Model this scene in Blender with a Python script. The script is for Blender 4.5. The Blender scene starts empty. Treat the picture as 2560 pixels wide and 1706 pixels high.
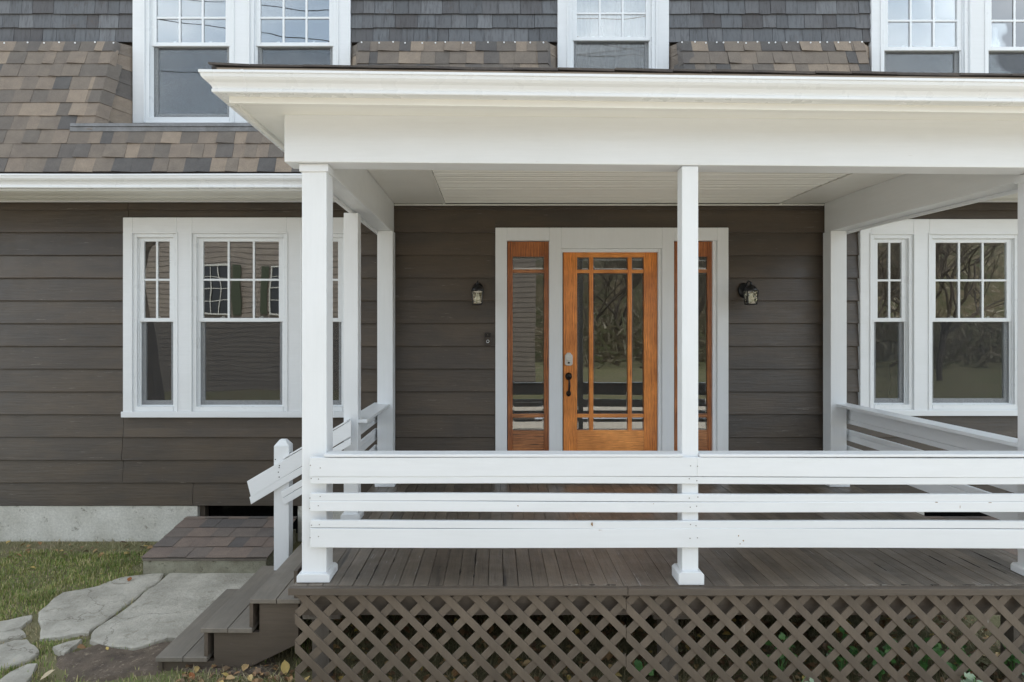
import bpy, math, random
from mathutils import Vector, noise
random.seed(7)
R = math.radians
S = bpy.context.scene
COL = S.collection

# ------------------------------------------------------------------ camera
FX, CX, HY, CAMZ = 1602.0, 1240.0, 825.0, 2.1      # photo focal length and vanishing point, in photo pixels
cam_d = bpy.data.cameras.new("camera")
cam = bpy.data.objects.new("camera", cam_d); COL.objects.link(cam)
cam.location = (0, 0, CAMZ); cam.rotation_euler = (R(90), 0, 0)
cam_d.sensor_width = 36; cam_d.lens = 36 * FX / 2560
cam_d.shift_x = (1280 - CX) / 2560; cam_d.shift_y = (HY - 853) / 2560
cam_d.clip_start = 0.05; cam_d.clip_end = 600
S.camera = cam

# ------------------------------------------------------------------ world (bright overcast) and sun
w = bpy.data.worlds.new("World"); S.world = w; w.use_nodes = True
nt = w.node_tree; nt.nodes.clear()
def wn(t, **k):
    n = nt.nodes.new(t)
    for a, b in k.items(): setattr(n, a, b)
    return n
out = wn('ShaderNodeOutputWorld'); bg = wn('ShaderNodeBackground')
sky = wn('ShaderNodeTexSky', sky_type='NISHITA', sun_disc=False, sun_elevation=R(52), sun_rotation=R(14))
tc = wn('ShaderNodeTexCoord'); mp = wn('ShaderNodeMapping'); mp.inputs['Scale'].default_value = (1, 1, 2.2)
nz = wn('ShaderNodeTexNoise'); nz.inputs['Scale'].default_value = 2.4; nz.inputs['Detail'].default_value = 7; nz.inputs['Roughness'].default_value = .55
cr = wn('ShaderNodeValToRGB'); cr.color_ramp.elements[0].position = .30; cr.color_ramp.elements[0].color = (.55,.55,.55,1)
cr.color_ramp.elements[1].position = .62; cr.color_ramp.elements[1].color = (.98,.98,.98,1)
cl = wn('ShaderNodeValToRGB'); cl.color_ramp.elements[0].position = .35; cl.color_ramp.elements[0].color = (5.4, 6.5, 7.6, 1)
cl.color_ramp.elements[1].position = .7; cl.color_ramp.elements[1].color = (9.3, 9.95, 10.6, 1)
mx = wn('ShaderNodeMix', data_type='RGBA')
nt.links.new(tc.outputs['Generated'], mp.inputs[0]); nt.links.new(mp.outputs[0], nz.inputs['Vector'])
nt.links.new(nz.outputs['Fac'], cr.inputs[0]); nt.links.new(nz.outputs['Fac'], cl.inputs[0])
nt.links.new(cr.outputs[0], mx.inputs[0]); nt.links.new(sky.outputs[0], mx.inputs[6]); nt.links.new(cl.outputs[0], mx.inputs[7])
sx = wn('ShaderNodeSeparateXYZ'); nt.links.new(tc.outputs['Generated'], sx.inputs[0])
hz = wn('ShaderNodeMapRange'); hz.inputs[1].default_value = 0; hz.inputs[2].default_value = .9; hz.inputs[3].default_value = 1.45; hz.inputs[4].default_value = .72
nt.links.new(sx.outputs[2], hz.inputs[0])
sc_ = wn('ShaderNodeVectorMath', operation='SCALE'); nt.links.new(mx.outputs[2], sc_.inputs[0]); nt.links.new(hz.outputs[0], sc_.inputs['Scale'])
nt.links.new(sc_.outputs[0], bg.inputs[0]); bg.inputs[1].default_value = .125
nt.links.new(bg.outputs[0], out.inputs[0])
sl = bpy.data.lights.new("sun", 'SUN'); sl.energy = 2.8; sl.angle = R(20); sl.color = (1, .97, .92)
so = bpy.data.objects.new("sun", sl); COL.objects.link(so); so.location = (4, 26, 24)
so.rotation_euler = (R(-38), 0, R(-14))
S.view_settings.view_transform = 'Standard'; S.view_settings.look = 'None'
S.view_settings.exposure = .90; S.view_settings.gamma = 1; S.view_settings.use_curve_mapping = False
S.cycles.max_bounces = 8; S.cycles.diffuse_bounces = 5; S.cycles.glossy_bounces = 4; S.cycles.transparent_max_bounces = 12
S.cycles.use_denoising = True

# ------------------------------------------------------------------ materials
def nodes_of(name):
    m = bpy.data.materials.new(name); m.use_nodes = True
    t = m.node_tree; t.nodes.clear()
    o = t.nodes.new('ShaderNodeOutputMaterial'); b = t.nodes.new('ShaderNodeBsdfPrincipled')
    t.links.new(b.outputs[0], o.inputs[0])
    return m, t, b, o
def N(t, ty, ins=None, **k):
    n = t.nodes.new(ty)
    for a, b in k.items(): setattr(n, a, b)
    if ins:
        for a, b in ins.items(): n.inputs[a].default_value = b
    return n
def ramp(t, fac, stops, interp='LINEAR'):
    r = t.nodes.new('ShaderNodeValToRGB'); cr = r.color_ramp; cr.interpolation = interp
    cr.elements[0].position = stops[0][0]; cr.elements[1].position = stops[1][0]
    for p, c in stops[2:]: cr.elements.new(p)
    for e, (p, c) in zip(cr.elements, stops): e.position = p; e.color = (*c, 1) if len(c) == 3 else c
    t.links.new(fac, r.inputs[0]); return r.outputs[0]
def mixc(t, f, a, b, mode='MIX'):
    m = N(t, 'ShaderNodeMix', data_type='RGBA', blend_type=mode)
    for i, v in ((0, f), (6, a), (7, b)):
        if hasattr(v, 'is_linked'): t.links.new(v, m.inputs[i])
        else: m.inputs[i].default_value = v if i == 0 else (*v, 1)
    return m.outputs[2]
def pos(t, scale=(1,1,1), jitter=0):
    g = N(t, 'ShaderNodeNewGeometry'); src = g.outputs['Position']
    if jitter:
        oi = N(t, 'ShaderNodeObjectInfo'); mu = N(t, 'ShaderNodeMath', {1: jitter}, operation='MULTIPLY')
        t.links.new(oi.outputs['Random'], mu.inputs[0])
        cb = N(t, 'ShaderNodeCombineXYZ')
        for i in range(3): t.links.new(mu.outputs[0], cb.inputs[i])
        va = N(t, 'ShaderNodeVectorMath', operation='ADD'); t.links.new(src, va.inputs[0]); t.links.new(cb.outputs[0], va.inputs[1]); src = va.outputs[0]
    m = N(t, 'ShaderNodeMapping'); m.inputs['Scale'].default_value = scale; t.links.new(src, m.inputs[0]); return m.outputs[0]
def noi(t, vec, scale, detail=4, rough=.5, dist=0):
    n = N(t, 'ShaderNodeTexNoise', {'Scale': scale, 'Detail': detail, 'Roughness': rough, 'Distortion': dist}); t.links.new(vec, n.inputs['Vector']); return n.outputs['Fac']
def bump(t, b, h, strength=.3, dist=.002):
    n = N(t, 'ShaderNodeBump', {'Strength': strength, 'Distance': dist}); t.links.new(h, n.inputs['Height']); t.links.new(n.outputs[0], b.inputs['Normal'])
def add(t, a, b, k=1.0):
    m = N(t, 'ShaderNodeMath', {1: k}, operation='MULTIPLY'); t.links.new(b, m.inputs[0])
    s = N(t, 'ShaderNodeMath', operation='ADD'); t.links.new(a, s.inputs[0]); t.links.new(m.outputs[0], s.inputs[1]); return s.outputs[0]
AX = {'X': (.06,1,1), 'Y': (1,.06,1), 'Z': (1,1,.06)}

def painted(name, c1, c2, axis, rough=.45, flake=None, flake_at=.70, grain=.35, stain=None, stain_at=.68, randval=.10, freq=1, tone=.55):
    m, t, b, o = nodes_of(name)
    P = pos(t, AX[axis], 7.3); P0 = pos(t); PB = pos(t, tuple(min(1, q*5) for q in AX[axis]), 2.0)
    base = mixc(t, ramp(t, noi(t, PB, 4.5, 6, .65), [(.38,(0,0,0)),(.62,(1,1,1))]), c1, c2)
    oi = N(t, 'ShaderNodeObjectInfo')
    v = ramp(t, oi.outputs['Random'], [(0,(1-randval,)*3),(1,(1+randval*.4,)*3)])
    base = mixc(t, 1.0, base, v, 'MULTIPLY')
    g = noi(t, P, 60*freq, 6, .65)
    base = mixc(t, tone, base, ramp(t, g, [(.25,(.72,.72,.72)),(.65,(1.06,1.06,1.06))]), 'MULTIPLY')
    if stain:
        f = ramp(t, noi(t, pos(t, AX[axis] if axis=='Y' else (1,1,1), 3.0), 7, 5, .7), [(stain_at,(0,0,0)),(stain_at+.08,(1,1,1))])
        base = mixc(t, f, base, stain)
    if flake:
        f = ramp(t, noi(t, P, 75*freq, 4, .7), [(flake_at,(0,0,0)),(flake_at+.03,(1,1,1))])
        f2 = ramp(t, noi(t, P0, 2.0, 2), [(.42,(0,0,0)),(.60,(1,1,1))])
        base = mixc(t, mixc(t, 1.0, f, f2, 'MULTIPLY'), base, flake)
    t.links.new(base, b.inputs['Base Color'])
    t.links.new(ramp(t, noi(t, P0, 9, 4), [(.3,(rough-.06,)*3),(.7,(rough+.12,)*3)]), b.inputs['Roughness'])
    bump(t, b, add(t, g, noi(t, P0, 14, 3), .5), grain, .003)
    return m
WHITE = {a: painted('white_paint_'+a, (.77,.785,.795), (.745,.76,.765), a, .42, flake=(.42,.36,.30), flake_at=.72, grain=.16, randval=.04, tone=.10) for a in 'XYZ'}
VINYL = painted('white_vinyl', (.77,.79,.80), (.755,.775,.785), 'Z', .3, grain=.02, randval=.0, tone=.0)
ALU = painted('white_gutter_metal', (.77,.785,.795), (.75,.765,.77), 'X', .28, grain=.02, randval=.0, tone=.0)
CREAM = painted('ceiling_paint', (.86,.85,.80), (.83,.82,.77), 'X', .38, grain=.10, randval=.04, tone=.05)
SIDING = painted('brown_siding_paint', (.086,.065,.046), (.062,.050,.040), 'X', .34, flake=(.19,.17,.145), flake_at=.65, grain=1.1, randval=.18, tone=.4)
TRIMB = painted('brown_trim_paint', (.122,.095,.072), (.096,.076,.058), 'X', .45, flake=(.26,.24,.22), flake_at=.70, grain=.5)
DECK = painted('brown_deck_paint', (.195,.156,.118), (.135,.110,.086), 'Y', .34, flake=(.34,.33,.31), flake_at=.64, grain=1.1, stain=(.018,.015,.013), stain_at=.615, randval=.25, tone=.9)
TREAD = painted('grey_brown_tread_paint', (.235,.203,.165), (.185,.162,.134), 'Y', .5, flake=(.25,.24,.22), flake_at=.73, grain=.6, randval=.12)
LATT = painted('brown_lattice_paint', (.160,.124,.090), (.130,.101,.075), 'Z', .5, flake=(.55,.53,.50), flake_at=.70, grain=.6, freq=.6)

def wood(name, axis, c1, c2, c3):
    m, t, b, o = nodes_of(name)
    P = pos(t, {'X': (.08,1,1), 'Z': (1,1,.08)}[axis], 5)
    wv = N(t, 'ShaderNodeTexWave', {'Scale': 26, 'Distortion': 9, 'Detail': 3, 'Detail Scale': 1.3}, bands_direction='Z' if axis=='X' else 'X'); t.links.new(P, wv.inputs['Vector'])
    base = ramp(t, wv.outputs['Fac'], [(.0, c3), (.35, c2), (1, c1)])
    base = mixc(t, .6, base, ramp(t, noi(t, P, 220, 4, .7), [(.3,(.6,.55,.5)),(.65,(1.1,1.1,1.1))]), 'MULTIPLY')
    base = mixc(t, .7, base, ramp(t, noi(t, pos(t), 5, 4), [(.3,(.62,.52,.45)),(.7,(1.15,1.15,1.15))]), 'MULTIPLY')
    t.links.new(base, b.inputs['Base Color']); b.inputs['Roughness'].default_value = .32
    b.inputs['Coat Weight'].default_value = .25; b.inputs['Coat Roughness'].default_value = .2
    bump(t, b, wv.outputs['Fac'], .1, .001); return m
OAKZ = wood('varnished_door_wood_upright', 'Z', (.92,.36,.080), (.82,.28,.052), (.46,.13,.025))
OAKX = wood('varnished_door_wood_level', 'X', (.95,.42,.115), (.86,.33,.075), (.60,.20,.045))
OLDZ = wood('weathered_sidelight_wood_upright', 'Z', (.55,.20,.060), (.40,.13,.036), (.12,.04,.018))
OLDX = wood('weathered_sidelight_wood_level', 'X', (.62,.26,.095), (.36,.14,.05), (.08,.04,.025))

def granule(name, stops, dark=.0):
    m, t, b, o = nodes_of(name)
    oi = N(t, 'ShaderNodeObjectInfo')
    c = ramp(t, oi.outputs['Random'], stops, 'CONSTANT')
    P = pos(t)
    g = noi(t, P, 330, 2, .6)
    c = mixc(t, .85, c, ramp(t, g, [(.35,(.60,.60,.60)),(.65,(1.35,1.33,1.30))]), 'MULTIPLY')
    c = mixc(t, .6, c, ramp(t, noi(t, P, 12, 4), [(.3,(.78,.78,.80)),(.7,(1.1,1.1,1.08))]), 'MULTIPLY')
    t.links.new(c, b.inputs['Base Color']); b.inputs['Roughness'].default_value = .92
    bump(t, b, g, .6, .002); return m
SHING = granule('asphalt_shingle', [(0,(.275,.220,.170)),(.15,(.195,.162,.132)),(.36,(.150,.130,.112)),(.52,(.225,.182,.145)),(.64,(.105,.098,.094)),(.74,(.180,.150,.124)),(.90,(.128,.114,.104))])
SHINGR = granule('red_brown_asphalt_shingle', [(0,(.215,.165,.138)),(.25,(.165,.140,.126)),(.45,(.24,.185,.152)),(.65,(.135,.120,.112)),(.82,(.195,.160,.138))])

def cedar():
    m, t, b, o = nodes_of('weathered_grey_cedar')
    P = pos(t, (1,1,.10), 9); oi = N(t, 'ShaderNodeObjectInfo')
    c = ramp(t, oi.outputs['Random'], [(0,(.105,.108,.114)),(.35,(.14,.146,.155)),(.6,(.09,.086,.088)),(1,(.18,.186,.195))])
    c = mixc(t, ramp(t, noi(t, P, 45, 5, .7), [(.48,(0,0,0)),(.75,(.8,.8,.8))]), c, (.045,.040,.040))
    c = mixc(t, ramp(t, noi(t, pos(t), 10, 4, .7), [(.6,(0,0,0)),(.8,(.6,.6,.6))]), c, (.10,.07,.055))
    t.links.new(c, b.inputs['Base Color']); b.inputs['Roughness'].default_value = .8
    bump(t, b, noi(t, P, 90, 5, .7), .7, .003); return m
CEDAR = cedar()

def speckle(name, c1, c2, c3, scale=8, rough=.85, fine=90, bs=.4, bd=.004, at=.62):
    m, t, b, o = nodes_of(name); P = pos(t)
    c = mixc(t, ramp(t, noi(t, P, scale, 6, .6), [(.35,(0,0,0)),(.65,(1,1,1))]), c1, c2)
    c = mixc(t, ramp(t, noi(t, P, scale*2.7, 6, .75), [(at,(0,0,0)),(at+.1,(1,1,1))]), c, c3)
    g = noi(t, P, fine, 5, .7)
    c = mixc(t, .6, c, ramp(t, g, [(.3,(.68,.68,.68)),(.7,(1.2,1.2,1.2))]), 'MULTIPLY')
    t.links.new(c, b.inputs['Base Color']); b.inputs['Roughness'].default_value = rough
    bump(t, b, g, bs, bd); return m
CONC = speckle('old_concrete', (.66,.64,.58), (.50,.48,.42), (.20,.18,.14), 2.6, .85, 55, .8, .006, .575)
CURB = speckle('mossy_concrete', (.36,.345,.26), (.24,.225,.165), (.12,.105,.07), 7, .9, 70, 1.2, .012, .56)
def stone_mat():
    m, t, b, o = nodes_of('flagstone'); P = pos(t)
    c = mixc(t, ramp(t, noi(t, P, 4, 7, .68), [(.36,(0,0,0)),(.62,(1,1,1))]), (.54,.50,.425), (.36,.33,.275))
    c = mixc(t, ramp(t, noi(t, P, 9, 7, .75, .6), [(.56,(0,0,0)),(.68,(.85,.85,.85))]), c, (.24,.215,.165))
    c = mixc(t, ramp(t, noi(t, P, 60, 4, .7), [(.60,(0,0,0)),(.70,(.7,.7,.7))]), c, (.58,.55,.49))
    vo = N(t, 'ShaderNodeTexVoronoi', {'Scale': .8}, feature='DISTANCE_TO_EDGE')
    wv = N(t, 'ShaderNodeVectorMath', operation='ADD'); n3 = N(t, 'ShaderNodeTexNoise', {'Scale': 5, 'Detail': 6}); t.links.new(P, n3.inputs['Vector'])
    sc3 = N(t, 'ShaderNodeVectorMath', operation='SCALE'); sc3.inputs['Scale'].default_value = .35; t.links.new(n3.outputs['Color'], sc3.inputs[0])
    t.links.new(P, wv.inputs[0]); t.links.new(sc3.outputs[0], wv.inputs[1]); t.links.new(wv.outputs[0], vo.inputs['Vector'])
    ck = ramp(t, vo.outputs['Distance'], [(.0,(.8,.8,.8)),(.004,(0,0,0))])
    c = mixc(t, ck, c, (.15,.13,.10))
    t.links.new(c, b.inputs['Base Color']); b.inputs['Roughness'].default_value = .82
    bump(t, b, add(t, noi(t, P, 45, 8, .75), noi(t, P, 7, 5, .6), 2.5), .9, .012); return m
STONE = stone_mat()
SOIL = speckle('bare_soil', (.25,.19,.14), (.14,.105,.078), (.40,.32,.23), 9, .95, 110, 1.0, .025, .56)
LAWN = speckle('lawn', (.22,.185,.10), (.15,.155,.06), (.25,.20,.135), .55, .95, 40, .8, .02, .55)
ROOFT = speckle('porch_roof_felt', (.10,.085,.075), (.07,.062,.06), (.14,.11,.09), 12, .95)
DRIP = painted('brown_drip_edge', (.36,.28,.205), (.32,.25,.185), 'X', .4, grain=.05)
LEAD = speckle('lead_flashing', (.20,.20,.205), (.14,.14,.14), (.30,.27,.23), 9, .45, 60, .3)
RAWW = painted('weathered_framing_wood', (.22,.19,.155), (.16,.135,.11), 'Z', .8, grain=.8)
def plain(name, c, rough=.5, metal=0, emit=None):
    m, t, b, o = nodes_of(name); P = pos(t)
    cc = mixc(t, .5, c, ramp(t, noi(t, P, 30, 3), [(.3,(.8,.8,.8)),(.7,(1.15,1.15,1.15))]), 'MULTIPLY')
    t.links.new(cc, b.inputs['Base Color']); b.inputs['Roughness'].default_value = rough; b.inputs['Metallic'].default_value = metal
    if emit: b.inputs['Emission Color'].default_value = (*emit, 1); b.inputs['Emission Strength'].default_value = 1
    return m
BLACKM = plain('black_cast_metal', (.012,.012,.013), .32, .3)
BRONZE = plain('dark_bronze', (.030,.026,.023), .35, .7)
NICKEL = plain('satin_nickel', (.62,.60,.56), .38, .55)
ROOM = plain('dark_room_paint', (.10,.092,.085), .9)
SHADE = plain('pale_lampshade', (.42,.41,.39), .8)
BLKP = plain('black_plastic', (.008,.008,.009), .2)
GREYP = plain('bronze_plastic', (.055,.045,.038), .4, .4)
LED = plain('white_button_ring', (.75,.78,.8), .4)
NAIL = plain('white_nail_head', (.75,.75,.74), .4)
BARK = speckle('bark', (.10,.08,.06), (.06,.048,.038), (.16,.13,.10), 6, .95, 60, .9, .02)
NWALL = speckle('neighbour_shingle_siding', (.20,.17,.14), (.16,.135,.115), (.12,.10,.085), 3, .9, 40)
GREEN = plain('green_shutter_paint', (.030,.038,.018), .7)
LITTER = None

def glass(name, refl=.12, wave=.3, tint=(.93,.95,.94), sc=2.2):
    m, t, b, o = nodes_of(name); t.nodes.remove(b)
    gl = N(t, 'ShaderNodeBsdfGlossy', {'Roughness': .0, 'Color': (1,1,1,1)}); tr = N(t, 'ShaderNodeBsdfTransparent', {'Color': (*tint,1)})
    fr = N(t, 'ShaderNodeFresnel', {'IOR': 1.5}); ad = N(t, 'ShaderNodeMath', {1: refl-.04}, operation='ADD'); t.links.new(fr.outputs[0], ad.inputs[0])
    mi = N(t, 'ShaderNodeMixShader'); t.links.new(ad.outputs[0], mi.inputs[0]); t.links.new(tr.outputs[0], mi.inputs[1]); t.links.new(gl.outputs[0], mi.inputs[2])
    bp = N(t, 'ShaderNodeBump', {'Strength': wave, 'Distance': .02}); t.links.new(noi(t, pos(t, (1,1,1), 3), sc, 1, .4), bp.inputs['Height']); t.links.new(bp.outputs[0], gl.inputs['Normal'])
    t.links.new(mi.outputs[0], o.inputs[0]); return m
GLASS = glass('window_glass', .20, .07)
DGLASS = glass('bevelled_door_glass', .13, .03)
LGLASS = glass('lantern_glass', .08, .5, (.95,.93,.85), 30)
def screen():
    m, t, b, o = nodes_of('insect_screen_mesh'); t.nodes.remove(b)
    d = N(t, 'ShaderNodeBsdfDiffuse', {'Color': (.06,.062,.065,1)}); tr = N(t, 'ShaderNodeBsdfTransparent')
    f = ramp(t, noi(t, pos(t), 130, 2, .6), [(.35,(.20,.20,.20)),(.65,(.32,.32,.32))])
    mi = N(t, 'ShaderNodeMixShader'); t.links.new(f, mi.inputs[0]); t.links.new(tr.outputs[0], mi.inputs[1]); t.links.new(d.outputs[0], mi.inputs[2])
    t.links.new(mi.outputs[0], o.inputs[0]); return m
SCREEN = screen()
def foliage(name, stops, trans=.25, rough=.6):
    m, t, b, o = nodes_of(name)
    g = N(t, 'ShaderNodeNewGeometry')
    c = ramp(t, g.outputs['Random Per Island'], stops)
    c = mixc(t, .6, c, ramp(t, noi(t, pos(t), 3.5, 4), [(.35,(.65,.7,.6)),(.65,(1.2,1.15,1.1))]), 'MULTIPLY')
    t.links.new(c, b.inputs['Base Color']); b.inputs['Roughness'].default_value = rough
    b.inputs['Subsurface Weight'].default_value = 0
    return m
GRASS = foliage('grass_blades', [(0,(.12,.20,.035)),(.45,(.22,.29,.06)),(.75,(.36,.34,.12)),(1,(.62,.52,.28))])
DRYG = foliage('dry_grass_blades', [(0,(.42,.34,.20)),(.5,(.30,.25,.14)),(.8,(.20,.19,.08)),(1,(.52,.45,.31))])
LEAFL = foliage('fallen_leaves', [(0,(.26,.14,.065)),(.4,(.15,.095,.055)),(.7,(.36,.20,.09)),(.88,(.46,.32,.16)),(1,(.62,.45,.11))])
WEEDM = foliage('weed_leaves', [(0,(.055,.15,.04)),(.6,(.09,.23,.06)),(1,(.18,.36,.11))], rough=.4)
PALEW = foliage('pale_weed_leaves', [(0,(.17,.24,.15)),(1,(.26,.33,.22))], rough=.5)
YELLOW = plain('yellow_leaf', (.55,.40,.13), .6); TANL = plain('tan_leaf', (.48,.38,.24), .6); RUST = plain('rust_leaf', (.30,.11,.035), .6)

# ------------------------------------------------------------------ building helpers
WP = {}          # world position of every object made
def PX(px, Y): return (px - CX) / FX * Y
def PZ(py, Y): return CAMZ + (HY - py) / FX * Y
def tag(o, label=None, cat=None, group=None, kind=None):
    if label: o['label'] = label
    if cat: o['category'] = cat
    if group: o['group'] = group
    if kind: o['kind'] = kind
    return o
def thing(name, loc, label, cat, group=None):
    o = bpy.data.objects.new(name, None); COL.objects.link(o); o.location = loc; o.empty_display_size = .1
    WP[o.name] = Vector(loc); return tag(o, label, cat, group)
class MB:
    def __init__(s): s.v = []; s.f = []
    def hexa(s, p):      # p: 4 bottom points ccw then 4 top points
        n = len(s.v); s.v += [Vector(q) for q in p]
        s.f += [[n+3,n+2,n+1,n],[n+4,n+5,n+6,n+7],[n,n+1,n+5,n+4],[n+1,n+2,n+6,n+5],[n+2,n+3,n+7,n+6],[n+3,n,n+4,n+7]]; return s
    def box(s, x0,x1,y0,y1,z0,z1):
        return s.hexa([(x0,y0,z0),(x1,y0,z0),(x1,y1,z0),(x0,y1,z0),(x0,y0,z1),(x1,y0,z1),(x1,y1,z1),(x0,y1,z1)])
    def prism(s, poly, axis, a0, a1):    # polygon extruded along an axis
        n = len(s.v); k = len(poly)
        mk = {'X': lambda p,a: Vector((a,p[0],p[1])), 'Y': lambda p,a: Vector((p[0],a,p[1])), 'Z': lambda p,a: Vector((p[0],p[1],a))}[axis]
        s.v += [mk(p,a0) for p in poly] + [mk(p,a1) for p in poly]
        s.f += [list(range(n,n+k))[::-1], list(range(n+k,n+2*k))]
        s.f += [[n+i, n+(i+1)%k, n+k+(i+1)%k, n+k+i] for i in range(k)]; return s
    def tube(s, pts, rads, seg=8):
        n0 = len(s.v); pts = [Vector(p) for p in pts]
        if not hasattr(rads, '__len__'): rads = [rads]*len(pts)
        for i, p in enumerate(pts):
            d = (pts[min(i+1,len(pts)-1)] - pts[max(i-1,0)]).normalized()
            u = d.orthogonal().normalized() if i == 0 else (pu - d*pu.dot(d)).normalized()
            pu = u; vv = d.cross(u)
            for k in range(seg):
                a = 2*math.pi*k/seg; s.v.append(p + (u*math.cos(a)+vv*math.sin(a))*rads[i])
        for i in range(len(pts)-1):
            for k in range(seg):
                a = n0+i*seg+k; b = n0+i*seg+(k+1)%seg; s.f.append([a,b,b+seg,a+seg])
        s.f.append([n0+k for k in range(seg)][::-1]); s.f.append([n0+(len(pts)-1)*seg+k for k in range(seg)]); return s
    def lathe(s, prof, c, axis='Z', seg=16, sx=1, sy=1):   # prof: (radius, height)
        n0 = len(s.v); c = Vector(c)
        for r, h in prof:
            for k in range(seg):
                a = 2*math.pi*k/seg; q = (r*math.cos(a)*sx, r*math.sin(a)*sy, h)
                if axis == 'Y': q = (q[0], -q[2], q[1])
                s.v.append(c + Vector(q))
        for i in range(len(prof)-1):
            for k in range(seg):
                a = n0+i*seg+k; b = n0+i*seg+(k+1)%seg; s.f.append([a,b,b+seg,a+seg])
        s.f.append([n0+k for k in range(seg)][::-1]); s.f.append([n0+(len(prof)-1)*seg+k for k in range(seg)]); return s
    def quad(s, a, b, c, d): n = len(s.v); s.v += [Vector(q) for q in (a,b,c,d)]; s.f.append([n,n+1,n+2,n+3]); return s
    def build(s, name, mat, parent=None, bevel=0, smooth=False, fix=True):
        lo = Vector([min(v[i] for v in s.v) for i in range(3)]); hi = Vector([max(v[i] for v in s.v) for i in range(3)])
        c = (lo+hi)/2; c.z = lo.z
        me = bpy.data.meshes.new(name); me.from_pydata([v-c for v in s.v], [], s.f); me.materials.append(mat)
        if fix:
            import bmesh
            bm = bmesh.new(); bm.from_mesh(me); bmesh.ops.recalc_face_normals(bm, faces=bm.faces); bm.to_mesh(me); bm.free()
        if smooth:
            me.polygons.foreach_set('use_smooth', [True]*len(me.polygons))
        o = bpy.data.objects.new(name, me); COL.objects.link(o)
        o.location = c - (WP[parent.name] if parent else Vector()); o.parent = parent
        WP[o.name] = c
        if bevel:
            b = o.modifiers.new('edge', 'BEVEL'); b.width = bevel; b.segments = 2; b.limit_method = 'ANGLE'
        return o
def B(name, mat, parent, x0,x1,y0,y1,z0,z1, bevel=0):
    return MB().box(x0,x1,y0,y1,z0,z1).build(name, mat, parent, bevel)
def cells(mb, x0,x1,z0,z1, holes, y0,y1):   # a wall cut round its openings
    xs = sorted({x0,x1,*[min(max(h[i],x0),x1) for h in holes for i in (0,1)]}); zs = sorted({z0,z1,*[min(max(h[i],z0),z1) for h in holes for i in (2,3)]})
    for a, b in zip(xs, xs[1:]):
        run = None
        for c, d in zip(zs, zs[1:]):
            mxx, mz = (a+b)/2, (c+d)/2
            solid = not any(h[0]<mxx<h[1] and h[2]<mz<h[3] for h in holes)
            if solid: run = [run[0] if run else c, d]
            if (not solid or d == zs[-1]) and run: mb.box(a,b,y0,y1,run[0],run[1]); run = None
    return mb
def ground_z(x, y):
    return CAMZ - 2.03 - .03*(6.17 - min(max(y, 3.4), 6.17))
def G(px, py, dz=0):                         # a photo point on the ground
    Y = 5.0
    for _ in range(12): Y = (CAMZ - ground_z(0, Y) - dz) * FX / (py - HY)
    return PX(px, Y), Y
def inside(p, poly):
    r = False; n = len(poly)
    for i in range(n):
        (x1,y1),(x2,y2) = poly[i], poly[(i+1)%n]
        if (y1 > p[1]) != (y2 > p[1]) and p[0] < (x2-x1)*(p[1]-y1)/(y2-y1)+x1: r = not r
    return r

YW, YT = 6.17, 6.12                          # siding plane, front of window trim
DZ = CAMZ - 1.462                            # deck top
CEIL = CAMZ + 1.207

# ------------------------------------------------------------------ ground
xs = [-60,-40,-25,-15,-9] + [-6.5+.1*i for i in range(126)] + [9,15,25,40,60]
ys = [-60,-40,-25,-15,-8,-3,0,1.5] + [2.6+.08*i for i in range(46)] + [7,9,15,30,60]
gm = MB()
for y in ys:
    for x in xs:
        near = 1 if (-6 < x < 5.6 and 2.6 < y < 6.1) else 0
        gm.v.append(Vector((x, y, ground_z(x, y) + near*.018*noise.noise(Vector((x*3, y*3, 0))))))
nx = len(xs)
gm.f = [[j*nx+i, j*nx+i+1, (j+1)*nx+i+1, (j+1)*nx+i] for j in range(len(ys)-1) for i in range(nx-1)]
tag(gm.build('ground', LAWN, fix=False), 'patchy autumn lawn and earth around the house', kind='structure')

def rp(pts):  return [G(.3827*a, 1106+.3827*b) for a, b in pts]
STONES = [rp(q) for q in [
    [(250,1130),(300,1080),(350,1030),(400,1000),(520,985),(640,955),(780,905),(900,882),(1075,868),(1045,915),(930,1005),(860,1050),(760,1125),(650,1215),(590,1262),(480,1268),(270,1305),(255,1230)],
    [(1105,868),(1350,858),(1750,852),(1830,860),(1600,1180),(1300,1320),(1110,1292),(960,1335),(870,1368),(700,1352),(580,1322),(592,1275),(700,1185),(850,1075),(1000,955)],
    [(-160,1235),(0,1190),(120,1162),(210,1148),(205,1180),(150,1228),(0,1262),(-160,1290)],
    [(-160,1300),(0,1268),(140,1240),(168,1278),(100,1300),(0,1318),(-160,1345)],
    [(-200,1400),(0,1350),(80,1322),(180,1308),(245,1345),(238,1390),(180,1440),(60,1490),(-160,1560)],
    [(340,1365),(430,1330),(520,1312),(495,1345),(410,1402)],
    [(-100,1640),(60,1535),(180,1475),(250,1470),(215,1530),(160,1600),(60,1700)]]]
SOILP = rp([(330,1390),(520,1350),(590,1330),(870,1375),(1110,1295),(1330,1280),(1900,1350),(1950,1560),(1100,1500),(1050,1530),(820,1540),(560,1600),(420,1580),(350,1520),(310,1450)])
def sheet(poly, dz, jig=.02):
    c = Vector((sum(p[0] for p in poly)/len(poly), sum(p[1] for p in poly)/len(poly), 0)); mb = MB()
    pts = []
    for i, p in enumerate(poly):
        q = poly[(i+1)%len(poly)]
        for k in range(5):
            a = k/5; x, y = p[0]+(q[0]-p[0])*a, p[1]+(q[1]-p[1])*a
            pts.append((x+jig*noise.noise(Vector((x*6,y*6,1))), y+jig*noise.noise(Vector((x*6,y*6,5)))))
    return pts, c
pts, c = sheet(SOILP, 0, .05)
mb = MB(); n = len(pts)
rings = [1, .8, .6, .4, .2]
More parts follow.
